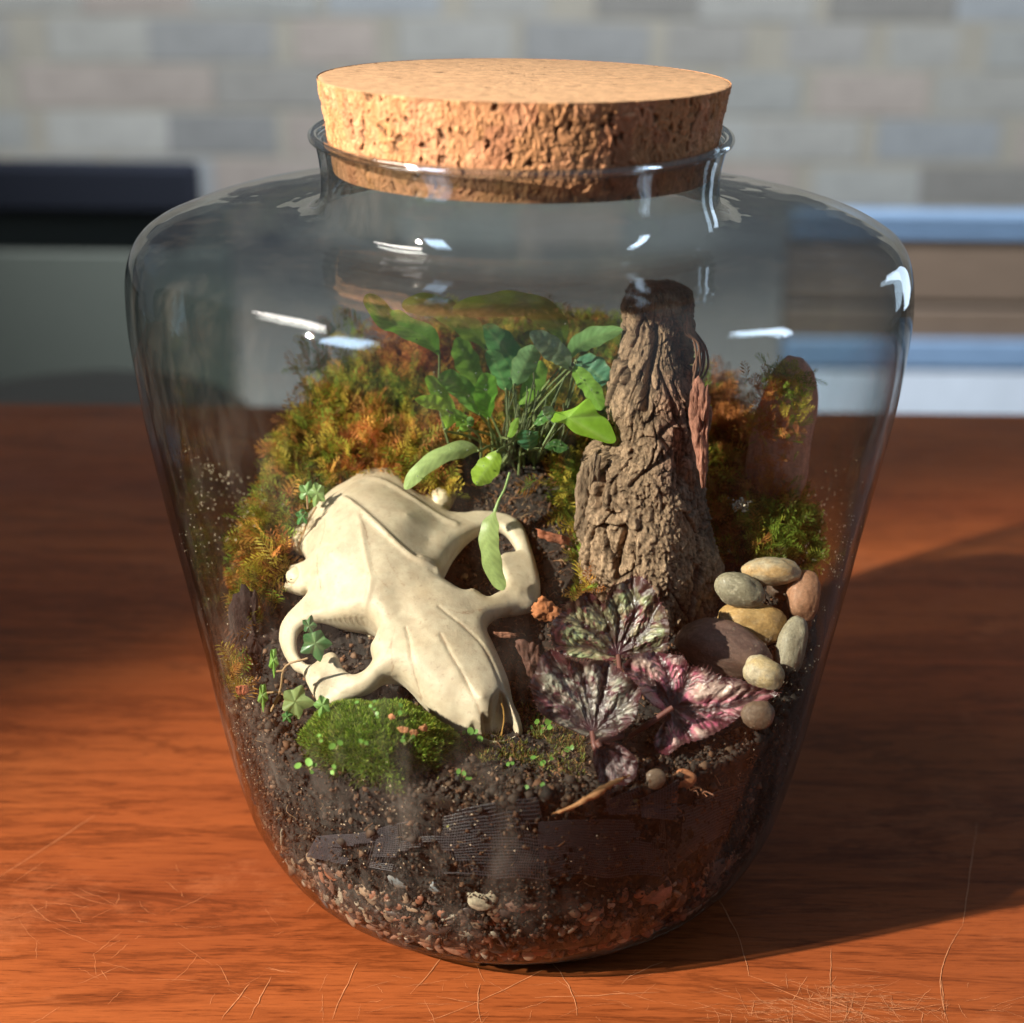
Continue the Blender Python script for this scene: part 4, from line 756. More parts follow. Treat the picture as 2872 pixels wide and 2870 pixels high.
# sprigs hanging over the reflection oval and at the moss edge
def tuft(px, py, y, n, spread, cols, size, up=(0, -.5, .6)):
    c = P1(px, py, y); s = MPP(c); pos = c + rng.normal(size=(n, 3)) * np.array([spread[0] * s, .0015, spread[1] * s]); z = rng.normal(size=(n, 3)) * .6 + np.array(up)
    cl = np.array(cols)[rng.integers(len(cols), size=n)] * rng.uniform(.7, 1.2, (n, 1)); return scatter(SPV, SPF, pos, frames(z), rng.uniform(size * .6, size * 1.3, n), cl)
yl, og, rs2, gn = (.60, .48, .07), (.66, .30, .08), (.6, .22, .08), (.26, .38, .05)
strips = []
for (x, y_, n, sx, sy, cs) in [(1530, 600, 90, 60, 40, [yl, gn, yl]), (1600, 700, 60, 50, 60, [yl, gn]), (1450, 700, 60, 50, 60, [og, rs2]), (1420, 870, 60, 60, 25, [og, rs2, yl]), (1560, 900, 50, 50, 60, [og, rs2, gn]), (1450, 1080, 45, 60, 50, [rs2, og]), (1450, 1200, 50, 60, 50, [og, rs2]), (1560, 1250, 30, 30, 40, [gn, og])]:
    q = c2((x, y_))[0]; strips.append(tuft(q[0], q[1], .026, n, (sx * .5, sy * .5), cs, .0055))
for (x, y_, n, sx, sy, cs) in [(1210, 690, 70, 70, 70, [og, rs2, rs2]), (1215, 800, 70, 60, 60, [yl, og, yl]), (1200, 930, 60, 60, 70, [rs2, og]), (1190, 1080, 50, 50, 60, [og, gn]), (1250, 1250, 50, 60, 60, [gn, yl]), (1600, 1400, 60, 70, 60, [gn, gn, yl]), (1640, 1560, 45, 50, 40, [yl, og])]:
    q = c2((x, y_))[0]; hq_ = hit(q[0], q[1])[0]; strips.append(tuft(q[0], q[1], hq_[1] - .008, n, (sx * .5, sy * .5), cs, .0085))

V_, F_, C_ = join(strips); tag(mk("moss_strands", V_, F_, M_moss, None, col=C_, smooth=False), "loose yellow, green and rusty moss strands on and around the red oval that stands for a glass reflection", "moss", kind='stuff')

strips = []
for (x, y_, n, cs) in [(545, 700, 14, [gn, og, yl]), (560, 760, 14, [gn, og]), (500, 800, 12, [gn, yl]), (520, 860, 14, [og, yl]), (500, 930, 12, [yl, gn]), (510, 1000, 14, [yl, og]), (520, 1080, 10, [yl, yl]), (600, 680, 14, [og, gn]), (640, 640, 12, [gn, yl]), (700, 630, 14, [rs2, og]), (760, 650, 20, [rs2, og]), (820, 700, 20, [rs2, rs2, og]), (640, 780, 26, [yl, og, gn]), (720, 830, 26, [yl, og, gn]), (660, 720, 20, [gn, yl]), (780, 770, 20, [gn, yl]), (1070, 930, 26, [yl, gn]), (1060, 900, 20, [og, yl])]:
    q = dsp((x, y_))[0]; hq_ = hit(q[0], q[1])[0]; strips.append(tuft(q[0], q[1], hq_[1] - .006, n, (30, 30), cs, .0115, (-.25 if x < 620 else 0, -.5, .6)))
V_, F_, C_ = join(strips); rr_ = np.hypot(V_[:, 0], V_[:, 1]); lim = Rin(np.clip(V_[:, 2], .02, .24)) - .0012; k_ = np.minimum(1, lim / rr_); V_[:, 0] *= k_; V_[:, 1] *= k_
tag(mk("moss_sprays", V_, F_, M_moss, None, col=C_, smooth=False), "larger feathery moss sprays standing out of the sheet moss around skull and fern", "moss", kind='stuff')

# cushion moss mound at the front left: short dense blades on a low dome


cm = hit(1045, 2080)[0]; cm = np.array([P1(1045, 2080, -.098)[0], -.092, .092])
def domez(x, y): 
    u = (x - cm[0]) / .0295; v_ = (y - cm[1]) / .026; r2 = u * u + v_ * v_ ; return .0935 + .021 * np.sqrt(np.clip(1 - r2, 0, 1)) * (1 + .0) + 0 * x, r2
gx, gy = np.meshgrid(np.linspace(-1, 1, 90), np.linspace(-1, 1, 90), indexing='ij'); rr_ = np.maximum(np.abs(gx), np.abs(gy)); ra = np.hypot(gx, gy) + 1e-9; gx2, gy2 = gx * rr_ / ra * .998, gy * rr_ / ra * .998
wob = lambda a: 1 + .10 * np.sin(3 * a + .5) + .06 * np.sin(5 * a + 2) + .04 * np.sin(9 * a); wa = wob(np.arctan2(gy2, gx2)) * .97; X = cm[0] + gx2 * .0295 * wa; Y = cm[1] + gy2 * .026 * wa; Z, r2 = domez(cm[0] + gx2 * .0295, cm[1] + gy2 * .026); dv = np.stack([X, Y, Z], -1).reshape(-1, 3); dv[:, 2] += .0008 * fbm(dv * 400, 3, 3)
rl = Rin(.1) - .001; rq = np.hypot(dv[:, 0], dv[:, 1]); kq = np.minimum(1, (rl - .004) / rq); dv[:, :2] *= kq[:, None]
cush = root("cushion_moss", cm, "rounded bright green cushion of moss in front of the skull by the glass", "moss")
mk("moss_base", dv, gridf(90, 90), M_crumb, cush, col=np.array([.045, .06, .015]))
nb = 26000; u = rng.random(nb) ** .5 * .999; a = rng.uniform(0, 2 * pi, nb); X = cm[0] + u * np.cos(a) * .0295; Y = cm[1] + u * np.sin(a) * .026; Z, _ = domez(X, Y); X = cm[0] + (X - cm[0]) * wob(a); Y = cm[1] + (Y - cm[1]) * wob(a); Z = Z + .0012 * fbm(np.c_[X, Y, Z] * 190, 3, 66)
nz = np.c_[(X - cm[0]) / .0295 ** 2 * .021, (Y - cm[1]) / .026 ** 2 * .021, np.sqrt(np.clip(1 - u * u, .02, 1)) / 1.]; nz /= np.linalg.norm(nz, axis=1)[:, None]
pos = np.c_[X, Y, Z]; rq = np.hypot(X, Y); kq = np.minimum(1, (rl - .001) / rq); pos[:, :2] *= kq[:, None]
bl = np.array([(-.14, 0, 0), (.14, 0, 0), (.08, .12, .6), (0, .25, 1), (-.08, .12, .6)]); blf = np.array([(0, 1, 2, 4), (4, 2, 3, 3)]); blt = np.array([(0, 1, 2), (0, 2, 4), (4, 2, 3)])
gcol = np.array([(.15, .25, .025), (.24, .36, .04), (.10, .18, .02), (.36, .45, .07), (.30, .30, .06)])[rng.choice(5, nb, p=[.3, .3, .2, .12, .08])] * rng.uniform(.7, 1.2, (nb, 1))
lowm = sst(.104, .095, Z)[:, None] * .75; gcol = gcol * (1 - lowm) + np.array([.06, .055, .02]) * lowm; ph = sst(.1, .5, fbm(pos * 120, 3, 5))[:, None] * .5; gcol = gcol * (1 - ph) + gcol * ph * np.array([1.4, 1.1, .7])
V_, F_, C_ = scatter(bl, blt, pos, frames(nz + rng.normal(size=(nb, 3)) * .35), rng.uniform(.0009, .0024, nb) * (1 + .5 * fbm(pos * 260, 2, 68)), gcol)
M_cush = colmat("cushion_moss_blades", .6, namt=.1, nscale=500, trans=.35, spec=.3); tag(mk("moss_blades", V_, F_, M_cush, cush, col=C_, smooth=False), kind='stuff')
# thin sprouting moss carpet along the front
nb = 11000; sx_ = rng.uniform(1180, 1640, nb); sy_ = rng.normal(2090, 55, nb) - 20; hp_ = hit(sx_, sy_); dens = fbm(hp_ * 120, 3, 15) > -.15; hp_ = hp_[dens]; nb = len(hp_)
fc = np.array([(.20, .26, .05), (.34, .28, .08), (.48, .24, .09), (.24, .14, .06), (.36, .38, .10)])[rng.choice(5, nb, p=[.28, .22, .18, .15, .17])] * rng.uniform(.6, 1.2, (nb, 1))
V_, F_, C_ = scatter(bl, blt, hp_, frames(np.tile([0, -.35, 1.], (nb, 1)) + rng.normal(size=(nb, 3)) * .4), np.c_[rng.uniform(.0010, .0030, nb)] * np.array([[.55, .7, 1]]), fc)
tag(mk("moss_carpet", V_, F_, M_cush, None, col=C_, smooth=False), "thin brownish green moss carpet with tiny stalks right of the green cushion", "moss", kind='stuff')

# ================================================================== LEAVES
M_leaf = colmat("fresh_leaf", .36, namt=.12, nscale=260, bump=.25, bscale=260, bdist=.0004, trans=.45, spec=.5, coat=.1)
M_stem = colmat("green_stem", .5, namt=.15, nscale=300)
def blade_leaf(parent, pts, wpx, ys, col, under=None, prof_='spat', twist=0., fold=.25, wav=.12, seed=0, name="leaf"):
    n, k = 34, 11; y = np.interp(np.linspace(0, 1, len(pts)), np.linspace(0, 1, len(ys)), ys); W = P(pts[:, 0], pts[:, 1], y); C = catmull(W, n); t = np.linspace(0, 1, n)
    if prof_ == 'spat': wp = np.clip(np.sin(pi * np.clip(t, 0.0, 1) ** 1.15), 0, 1) ** .62; wp = np.maximum(wp, .06 * (1 - t))
    elif prof_ == 'strap': wp = sst(0, .25, t) * .85 + .15; wp = wp * np.sqrt(np.clip(1 - ((t - .55) / .452).clip(0, 1) ** 3, 0, 1)); 
    elif prof_ == 'round': wp = np.sqrt(np.clip(1 - (2 * t - 1) ** 2, 0, 1))
    else: wp = np.sin(pi * t ** .8) ** .8
    hw_ = wpx / 2 * MPP(C) * wp; Tn_ = np.gradient(C, axis=0); Tn_ /= np.linalg.norm(Tn_, axis=1)[:, None]; view = C - CAM; view /= np.linalg.norm(view, axis=1)[:, None]
    S = np.cross(Tn_, view); S /= np.linalg.norm(S, axis=1)[:, None]; Nn = np.cross(S, Tn_); tw = twist + .25 * np.sin(t * 3 + seed); S2 = S * np.cos(tw)[:, None] + Nn * np.sin(tw)[:, None]; N2 = np.cross(S2, Tn_)
    s = np.linspace(-1, 1, k); w_ = wav * np.sin(t[:, None] * (16 + seed % 5) + seed + 2 * s[None]) * np.abs(s[None]) ** 2 + .05 * np.sin(t[:, None] * 31 + seed)
    V = C[:, None] + S2[:, None] * (hw_[:, None] * s[None] * (1 + .06 * np.sin(t * 23 + seed)[:, None]))[..., None] + N2[:, None] * (hw_[:, None] * (fold * (np.abs(s)[None] ** 1.3) + w_ * .6))[..., None]
    V = V.reshape(-1, 3); sv = np.tile(s, n); tv = np.repeat(t, k); c = np.array(col)[None] * (1 + .16 * fbm(V * 160, 3, seed) +   .11 * np.sin(tv * 62 - np.abs(sv) * 9))[:, None]
    mid_ = np.exp(-(sv / .07) ** 2)[:, None] * .35; c = c * (1 - mid_) + np.array([.45, .6, .25]) * mid_ * .7 + c * mid_ * .3; ed = (np.abs(sv) > .95)[:, None] * .25; c = c * (1 - ed) + np.array([.35, .42, .10]) * ed
    return mk(name, V, gridf(n, k), M_leaf, parent, col=np.clip(c, .005, 1)), C
fb = c3((1340, 800))[0]; fbase = hit(fb[0], fb[1])[0]; fern = root("fern_plant", fbase, "bright green strap leaved fern growing in the middle beside the bark", "fern")
lime, mid_g, dk_g, teal, pale, oliv = (.46, .76, .08), (.38, .70, .08), (.28, .54, .08), (.30, .58, .20), (.46, .62, .24), (.30, .44, .06)
FL = [  # points (crop of the photograph), width, depth from base to tip, colour, profile, stem-start
    ([(1205, 748), (1150, 738), (1070, 752), (980, 795), (905, 860), (862, 922)], 66, (.005, -.012), pale, 'strap'),
    ([(1285, 745), (1255, 800), (1210, 860), (1185, 905)], 92, (.0, -.006), (.38, .60, .07), 'spat'),
    ([(1060, 570), (1010, 540), (960, 525), (905, 515)], 66, (.010, .004), lime, 'lance'),
    ([(1050, 660), (1062, 580), (1020, 490), (962, 410)], 62, (.020, .008), mid_g, 'strap'),
    ([(1205, 590), (1160, 520), (1090, 450), (1020, 405)], 92, (.022, .010), (.26, .56, .11), 'strap'),
    ([(1240, 610), (1232, 540), (1232, 460), (1222, 395)], 96, (.018, .006), (.24, .60, .07), 'spat'),
    ([(1320, 480), (1300, 420), (1270, 350), (1250, 292)], 92, (.030, .022), (.18, .48, .15), 'round'),
    ([(1355, 460), (1385, 400), (1420, 330), (1445, 270)], 96, (.022, .014), (.30, .56, .24), 'spat'),
    ([(1018, 315), (950, 240), (850, 190), (760, 140), (695, 40)], 108, (.030, -.005), (.25, .58, .08), 'strap'),
    ([(1230, 290), (1160, 200), (1060, 120), (960, 85), (850, 95)], 92, (.045, .02), (.36, .54, .08), 'strap'),
    ([(1580, 290), (1560, 190), (1470, 110), (1350, 85), (1220, 95), (1080, 108)], 96, (.03, .0), oliv, 'strap'),
    ([(1210, 500), (1170, 400), (1130, 310), (1095, 235)], 100, (.045, .04), dk_g, 'spat'),
    ([(1400, 430), (1350, 340), (1280, 250), (1215, 180)], 110, (.05, .045), (.11, .34, .11), 'spat'),
    ([(1612, 385), (1570, 320), (1500, 260), (1425, 215)], 96, (.012, .002), (.42, .60, .40), 'spat'),
    ([(1592, 345), (1640, 280), (1720, 235), (1848, 200)], 84, (.020, .015), teal, 'spat'),
    ([(1630, 350), (1680, 370), (1730, 405), (1772, 445)], 120, (.024, .02), (.15, .40, .24), 'round'),
    ([(1615, 360), (1660, 420), (1710, 480), (1750, 565)], 70, (.012, .006), dk_g, 'strap'),
    ([(1380, 555), (1420, 480), (1460, 400), (1478, 340)], 84, (.032, .03), dk_g, 'spat'),
    ([(1425, 745), (1425, 715), (1418, 680), (1415, 655)], 86, (.0, -.004), (.10, .28, .14), 'round'),
    ([(1325, 695), (1345, 660), (1360, 625), (1375, 598)], 34, (-.002, -.006), (.25, .45, .07), 'lance'),
    ([(1490, 745), (1530, 725), (1565, 730), (1598, 735)], 50, (.01, .01), (.08, .2, .06), 'spat'),
    ([(1440, 640), (1470, 610), (1500, 580), (1520, 560)], 46, (.012, .01), (.12, .30, .07), 'spat'),
    ([(1150, 640), (1160, 625), (1158, 610), (1165, 595)], 30, (.0, -.002), (.2, .42, .12), 'round'),
    ([(1110, 660), (1130, 640), (1120, 610), (1080, 560)], 60, (.02, .012), dk_g, 'spat')]
for i, (pts, wd, ys, cl, pf_) in enumerate(FL):
    pts = c3(pts); lf_, C = blade_leaf(fern, pts, wd * .62112 * 1.18, ys, cl, prof_=pf_, seed=i * 3 + 1, twist=rng.normal(0, .2))
    b0 = fbase + [rng.normal(0, .009) + (pts[0][0] - fb[0]) * MPP(fbase) * .25, rng.normal(0, .004), .0]; b0[2] = T(b0[0], b0[1]); m_ = (b0 + C[0]) / 2 + [rng.normal(0, .003), .002, .003]
    v, f = tube([b0, m_, C[0], C[2]], [.0006, .00055, .0005, .0004], 6, 16); mk("stem", v, f, M_stem, lf_, col=np.array([.20, .26, .10]) * rng.uniform(.7, 1.2))
# arrow shaped leaf with lobes
def outline_leaf(parent, center, outl, yc, ytip, colf, name="leaf", n=144, m=30, ripple=.0012, nlobe=9, serr=0., dome_=.003, seed=0, mat=None, yfun=None, vp=None):
    out = closed_curve(np.array(outl, float), n); c0 = np.array(center, float); ang = np.linspace(0, 1, n, endpoint=False)
    if serr: dv_ = out - c0; out = out + dv_ / np.linalg.norm(dv_, axis=1)[:, None] * (serr * (np.abs((ang * n / 4) % 1 - .5) * 2 - .5) + serr * .6 * rng.normal(size=n) * .5)[:, None]
    r = np.linspace(0.001, 1, m); px = c0[0] + (out[:, None, 0] - c0[0]) * r[None]; py = c0[1] + (out[:, None, 1] - c0[1]) * r[None]
    if yfun is None: top_ = np.array(outl)[:, 1].min(); bot = np.array(outl)[:, 1].max(); tt_ = (bot - py) / (bot - top_); yy_ = yc + (ytip - yc) * tt_
    else: yy_ = yfun(px, py)
    W = P(px.ravel(), py.ravel(), yy_.ravel()).reshape(n, m, 3); A = ang[:, None] * nlobe * 2 * pi
    W = W - Fw * (dome_ * (np.sin(r * pi * .5)[None] * 0 + (1 - r[None] ** 2)) - ripple * np.cos(A + 1.2) * r[None] * -1 + ripple * .4 * np.sin(A * 2.3 + seed) * r[None] ** 2)[..., None]
    if vp is not None:
        pq = np.c_[px.ravel(), py.ravel()]; w0 = W.reshape(-1, 3); pq = pq + 11 * np.c_[fbm(w0 * 110, 3, seed + 40), fbm(w0 * 110, 3, seed + 41)] + 4 * np.c_[fbm(w0 * 420, 2, seed + 42), fbm(w0 * 420, 2, seed + 43)]; d1_, d2_ = veind(pq, c0, vp)
        hq = (.0026 * sst(0, 42, d1_) + .0009 * sst(0, 16, d2_) + .0007 * fbm(w0 * 420, 3, seed + 44)) * sst(.02, .25, np.tile(r, n)) + .003 * np.tile(r, n) ** 3 * fbm(w0 * 60, 2, seed + 45)
        W = W - Fw * hq.reshape(n, m)[..., None]
    w = W.reshape(-1, 3); c = colf(np.repeat(ang, m), np.tile(r, n), w, px.ravel(), py.ravel()); return mk(name, w, gridf(n, m, True), mat or M_leaf, parent, col=np.clip(c, .004, 1)), W
def simple(col, seed=0, pal_=(.5, .6, .3), veins=5):
    def f(a, r, w, px, py):
        c = np.array(col)[None] * (1 + .2 * fbm(w * 200, 3, seed))[:, None]; vv = np.exp(-((np.abs(((a * veins) % 1) - .5)) * r * 9) ** 2)[:, None] * .3 * (r < .9)[:, None]; return c * (1 - vv) + np.array(pal_) * vv
    return f
arrow = c3([(1490, 560), (1560, 572), (1630, 552), (1688, 512), (1715, 545), (1735, 580), (1775, 605), (1800, 650), (1815, 700), (1785, 716), (1700, 690), (1630, 668), (1580, 625), (1530, 620)])
lf_, W = outline_leaf(fern, c3((1600, 600))[0], arrow, -.006, -.003, simple((.40, .74, .07), 4, (.6, .8, .3), 4), ripple=.0008, nlobe=3, dome_=.002)
v, f = tube(np.vstack([fbase + [.012, 0, .002], P1(*c3((1490, 720))[0], .0), P1(*c3((1545, 620))[0], -.006)]), [.0006, .0006, .0005], 6, 14); mk("stem", v, f, M_stem, lf_, col=np.array([.22, .3, .14]))
lf_, C = blade_leaf(fern, c3([(1545, 640), (1530, 600), (1510, 570), (1485, 552)]), 50 * .62, (-.004, -.008), (.36, .48, .34), prof_='spat', seed=5)
hang = c1([(1478, 390), (1450, 470), (1438, 560), (1452, 660), (1478, 770), (1530, 870)]); lf_, C = blade_leaf(fern, hang, 118 * .466, (-.018, -.034), (.42, .56, .20), prof_='strap', seed=11, fold=.15, wav=.06)
v, f = tube(P(c1([(1565, 165), (1535, 260), (1500, 330), (1478, 395)])[:, 0], c1([(1565, 165), (1535, 260), (1500, 330), (1478, 395)])[:, 1], np.array([-.006, -.012, -.016, -.018])), [.0006, .0005, .0006, .0009], 6, 14); mk("stem", v, f, M_stem, lf_, col=np.array([.25, .36, .13]))
M_st2 = M_stem
for i in range(26):    # thin stalks rising on the right of the clump
    x0 = rng.uniform(1290, 1520); x1 = x0 + rng.uniform(-40, 150); y0 = rng.uniform(790, 840); y1 = rng.uniform(390, 620); a_ = c3([(x0, y0), ((x0 + x1) / 2 + rng.normal(0, 14), (y0 + y1) / 2), (x1, y1)]); dpt = rng.uniform(.0, .03)
    v, f = tube(P(a_[:, 0], a_[:, 1], np.array([fbase[1], (fbase[1] + dpt) / 2, dpt])), [.0005, .0004, .0003], 5, 12); mk("stalk", v, f, M_st2, fern, col=np.array([(.18, .24, .12), (.12, .15, .08), (.25, .30, .15)][i % 3]))
# water drops on the leaves
wd_m = colmat("water_drop", .03, base=(.8, .85, .85), namt=0, spec=1.); 

dr = []
for i in range(70):
    pts, wd, ys = FL[rng.integers(len(FL))][:3]; pts = c3(pts); k = rng.integers(1, len(pts)); q = pts[k] + rng.normal(0, wd * .11, 2); w_ = P1(q[0], q[1], np.interp(k / (len(pts) - 1), [0, 1], [ys[0], ys[-1]])) - Fw * .0014
    rd2 = rng.uniform(.00018, .00042); dr.append((IV1 * rd2 + w_, IF1))
V_, F_ = join(dr); m_d, nt, out = newmat("water_drop_glass"); p_ = N(nt, 'ShaderNodeBsdfPrincipled'); p_.inputs['Base Color'].default_value = (.75, .85, .75, 1); p_.inputs['Roughness'].default_value = .04; p_.inputs['Transmission Weight'].default_value = .8; p_.inputs['IOR'].default_value = 1.33; nt.links.new(p_.outputs[0], out.inputs[0])
tag(mk("water_drops", V_, F_, m_d, fern), kind='stuff')
# ---- begonia
bgb = P1(*c4((700, 1150))[0], -.088); beg = root("begonia_plant", bgb, "rex begonia with dark silver and pink crinkled leaves in front of the bark", "begonia")
M_beg = colmat("begonia_leaf", .24, namt=.12, nscale=500, bump=.6, bscale=520, bdist=.0007, trans=.15, spec=.6, coat=.25)
def veind(p, c0, vp):
    d = np.full(len(p), 1e9); d2 = np.full(len(p), 1e9)
    for q in np.asarray(vp, float):
        ax = q - c0; L = np.hypot(*ax); bend = np.array([-ax[1], ax[0]]) * .08; ln = catmull([c0, c0 + ax * .5 + bend, q], 8); d = np.minimum(d, segdist(p, ln))
        for fr in (.3, .5, .68, .84):
            for sg in (-1, 1):
                t = ln[int(fr * 7)]; a_ = math.atan2(ax[1], ax[0]) + sg * .62; e_ = t + np.array([cos(a_), sin(a_)]) * L * .36 * (1.15 - fr * .6); d2 = np.minimum(d2, segdist(p, np.array([t, e_])))
    return d, np.minimum(d, d2)
def begc(silver, pinkc, veinpx, c0, seed, pinkamt=.4, edge_=.16):
    edgec = np.array([.035, .010, .014]); silver = np.array(silver); pinkc = np.array(pinkc); vp = np.array(veinpx, float)
    def f(a, r, w, px, py):
        p = np.c_[px, py]; p = p + 11 * np.c_[fbm(w * 110, 3, seed + 40), fbm(w * 110, 3, seed + 41)] + 4 * np.c_[fbm(w * 420, 2, seed + 42), fbm(w * 420, 2, seed + 43)]; d, dd2 = veind(p, c0, vp)
        n1_ = fbm(w * 330, 4, seed); n2_ = fbm(w * 120, 3, seed + 3); n5 = fbm(w * 800, 3, seed + 7)
        wv = 5 + 11 * (1 - r) ** 1.5 + 12 * n1_; vein = np.maximum(sst(wv + 9, wv - 4, d) * .92, sst(5 + 6 * n1_, 1, dd2) * .75); pk = sst(wv + 30 + 14 * n2_, wv + 3, d) * (1 - vein) * pinkamt + pinkamt * .6 * sst(-.1, .5, n2_)
        sp = sst(.0, .30, n1_ * .8 + n5 * .5 + n2_ * .5 - .02)[:, None]
        c = silver * (1 + .35 * n5)[:, None]; c = c * (1 - sp * .88) + np.array([.115, .022, .038]) * sp * .88; pk = np.clip(pk, 0, 1)[:, None]; c = c * (1 - pk) + pinkc * pk
        vein = vein[:, None]; c = c * (1 - vein) + edgec * vein; e = sst(1 - edge_ - .10, 1 - edge_ * .6, r + .09 * n1_ + .06 * n2_)[:, None]; c = c * (1 - e * .92) + np.array([.055, .015, .018]) * e * .92
        ctr = sst(.2, .05, r)[:, None]; return c * (1 - ctr) + edgec * 1.6 * ctr
    return (veinpx, f)
L1o = c4([(300, 600), (298, 500), (345, 450), (370, 400), (430, 372), (500, 325), (560, 362), (598, 392), (640, 300), (700, 268), (790, 235), (850, 270), (900, 350), (950, 450), (965, 560), (950, 655), (880, 680), (760, 690), (660, 722), (560, 715), (440, 702), (350, 680)])
L2o = c4([(178, 850), (208, 770), (238, 690), (300, 655), (370, 690), (440, 722), (520, 715), (600, 718), (680, 760), (740, 812), (805, 880), (795, 950), (770, 1045), (700, 1112), (620, 1155), (540, 1160), (440, 1125), (330, 1075), (240, 1015), (200, 930)])
L3o = c4([(705, 760), (760, 690), (850, 668), (960, 678), (1040, 690), (1085, 745), (1180, 758), (1250, 800), (1350, 815), (1450, 858), (1590, 905), (1490, 955), (1400, 1000), (1340, 1060), (1260, 1110), (1140, 1165), (1030, 1200), (960, 1250), (900, 1230), (885, 1160), (940, 1080), (930, 1010), (850, 950), (780, 870)])
L4o = c4([(535, 1235), (600, 1178), (700, 1205), (785, 1280), (775, 1375), (710, 1430), (600, 1445), (548, 1345)])
def b_leaf(cen_, out, yc, yt, cf, seed, pet, rip=.0014, nl=9, serr=3.5):
    VP, cf, cfseed = cf[0], cf[1], seed
    o, W = outline_leaf(beg, cen_, out, yc, yt, cf, n=340, m=100, vp=VP, ripple=rip * .45, nlobe=nl, serr=serr, dome_=-.003, seed=cfseed, mat=M_beg)
    v, f = tube(np.vstack(pet), [.0010, .0012, .0010], 8, 14); v += 0; mk("stem", v, f, M_stem, o, col=np.array([.15, .055, .045])); return o
c_ = c4((680, 690))[0]; b_leaf(c_, L1o, -.062, -.046, begc((.36, .42, .22), (.36, .05, .10), c4([(330, 640), (350, 440), (500, 345), (640, 330), (780, 250), (920, 400), (945, 620)]), c_, 3, .35, .14), 3, [bgb, P1(*c4((700, 900))[0], -.078), P1(*c_, -.062)], .0016, 8)
c_ = c4((530, 1125))[0]; b_leaf(c_, L2o, -.098, -.080, begc((.44, .47, .36), (.34, .08, .14), c4([(200, 880), (290, 670), (450, 725), (620, 730), (790, 880), (700, 1090), (290, 1030)]), c_, 13, .3, .12), 13, [bgb + [-.003, 0, -.003], P1(*c4((560, 1230))[0], -.104), P1(*c_, -.098)], .0015, 9)
c_ = c4((990, 985))[0]; b_leaf(c_, L3o, -.092, -.066, begc((.60, .42, .36), (.58, .12, .22), c4([(740, 770), (900, 680), (1100, 760), (1560, 905), (1330, 1050), (1100, 1170), (930, 1220)]), c_, 23, .75, .10), 23, [bgb + [.003, 0, 0], P1(*c4((850, 1080))[0], -.09), P1(*c_, -.088)], .0012, 8)
c_ = c4((580, 1215))[0]; b_leaf(c_, L4o, -.114, -.108, begc((.40, .34, .32), (.25, .05, .07), c4([(545, 1330), (620, 1430), (720, 1400), (780, 1320), (700, 1220)]), c_, 33, .5, .10), 33, [bgb, P1(*c4((570, 1180))[0], -.108), P1(*c_, -.112)], .0008, 6, 3)
wisp = []
for k in range(260):     # fine hairs on the leaf edges
    O_ = (L1o, L2o, L3o)[k % 3]; yb_ = (-.056, -.090, -.080)[k % 3]; q = closed_curve(O_, 87)[k // 3]; d = q - O_.mean(0); d /= np.linalg.norm(d); p0 = P1(*(q - d * 1), yb_); p1 = P1(*(q + d * rng.uniform(4, 9) + rng.normal(0, 2, 2)), yb_ - .0005)
    wisp.append(tube([p0, (p0 + p1) / 2, p1], .00006, 3))
V_, F_ = join(wisp); tag(mk("leaf_hairs", V_, F_, M_stem, beg, col=np.array([.30, .10, .10])), kind='stuff')

# ---- ivy sprigs at the left
def ivyout(c, r, rot, asp=1.):
    a = np.arange(60) / 60 * 2 * pi; u = (a * 5 / (2 * pi)) % 1; tri = 1 - 2 * np.minimum(u, 1 - u); tri = 1 - tri; k5 = np.round(a * 5 / (2 * pi)).astype(int) % 5
    lob = .62 + np.array([.50, .34, .20, .20, .34])[k5] * (1 - 2 * np.minimum(u, 1 - u)) ** 1.3; x = lob * np.cos(a) * r; y = lob * np.sin(a) * r * 1.05
    return np.c_[c[0] + (x * cos(rot) - y * sin(rot)) * asp, c[1] + x * sin(rot) + y * cos(rot)]
def ivy(name, lab, leaves, stems, yb_):
    rt = root(name, P1(*c1(stems[0][0])[0], yb_), lab, "creeper")
    for i, (cx, cy, r, rot, asp, y, cl) in enumerate(leaves):
        c = c1((cx, cy))[0]; outline_leaf(rt, c, ivyout(c, r * .466, rot, asp), y, y + .002, simple(cl, i + 5, (.42, .55, .25), 5), n=72, m=10, ripple=.0005, nlobe=5, dome_=.0008)
    for s in stems:
        a_ = c1(s); v, f = tube(P(a_[:, 0], a_[:, 1], np.full(len(a_), yb_)), .00045, 6, 14); mk("stem", v, f, M_stem, rt, col=np.array([.38, .24, .12]))
ivy("ivy_sprig", "small creeping ivy sprig with lobed leaves at the skull's left cheek, by the glass", [
    (395, 1190, 105, 1.3, 1, -.062, (.07, .22, .07)), (360, 1085, 62, -1.3, .8, -.058, (.06, .18, .06)), (275, 1540, 110, .1, 1, -.078, (.33, .44, .17)), (440, 1560, 75, 1.9, .75, -.085, (.24, .46, .13)),
    (145, 1290, 100, 1.5, .32, -.062, (.25, .50, .10)), (80, 1500, 95, 1.5, .36, -.072, (.25, .48, .10)), (225, 1630, 40, 1.0, 1, -.080, (.10, .30, .08))],
    [[(130, 1600), (185, 1470), (215, 1330), (350, 1280)], [(160, 1360), (200, 1355)], [(90, 1490), (190, 1480)], [(190, 1490), (250, 1530)], [(185, 1510), (130, 1590)]], -.068)
ivy("ivy_sprig", "small three leaved sprig hanging over the back of the skull at its left", [(345, 285, 74, -1.2, .8, .008, (.24, .44, .16)), (408, 285, 84, 1.9, .7, .007, (.30, .46, .17)), (318, 425, 58, 2.2, .8, .002, (.08, .28, .08))],
    [[(400, 370), (345, 470), (310, 560), (285, 620)], [(350, 380), (345, 300)]], .004)

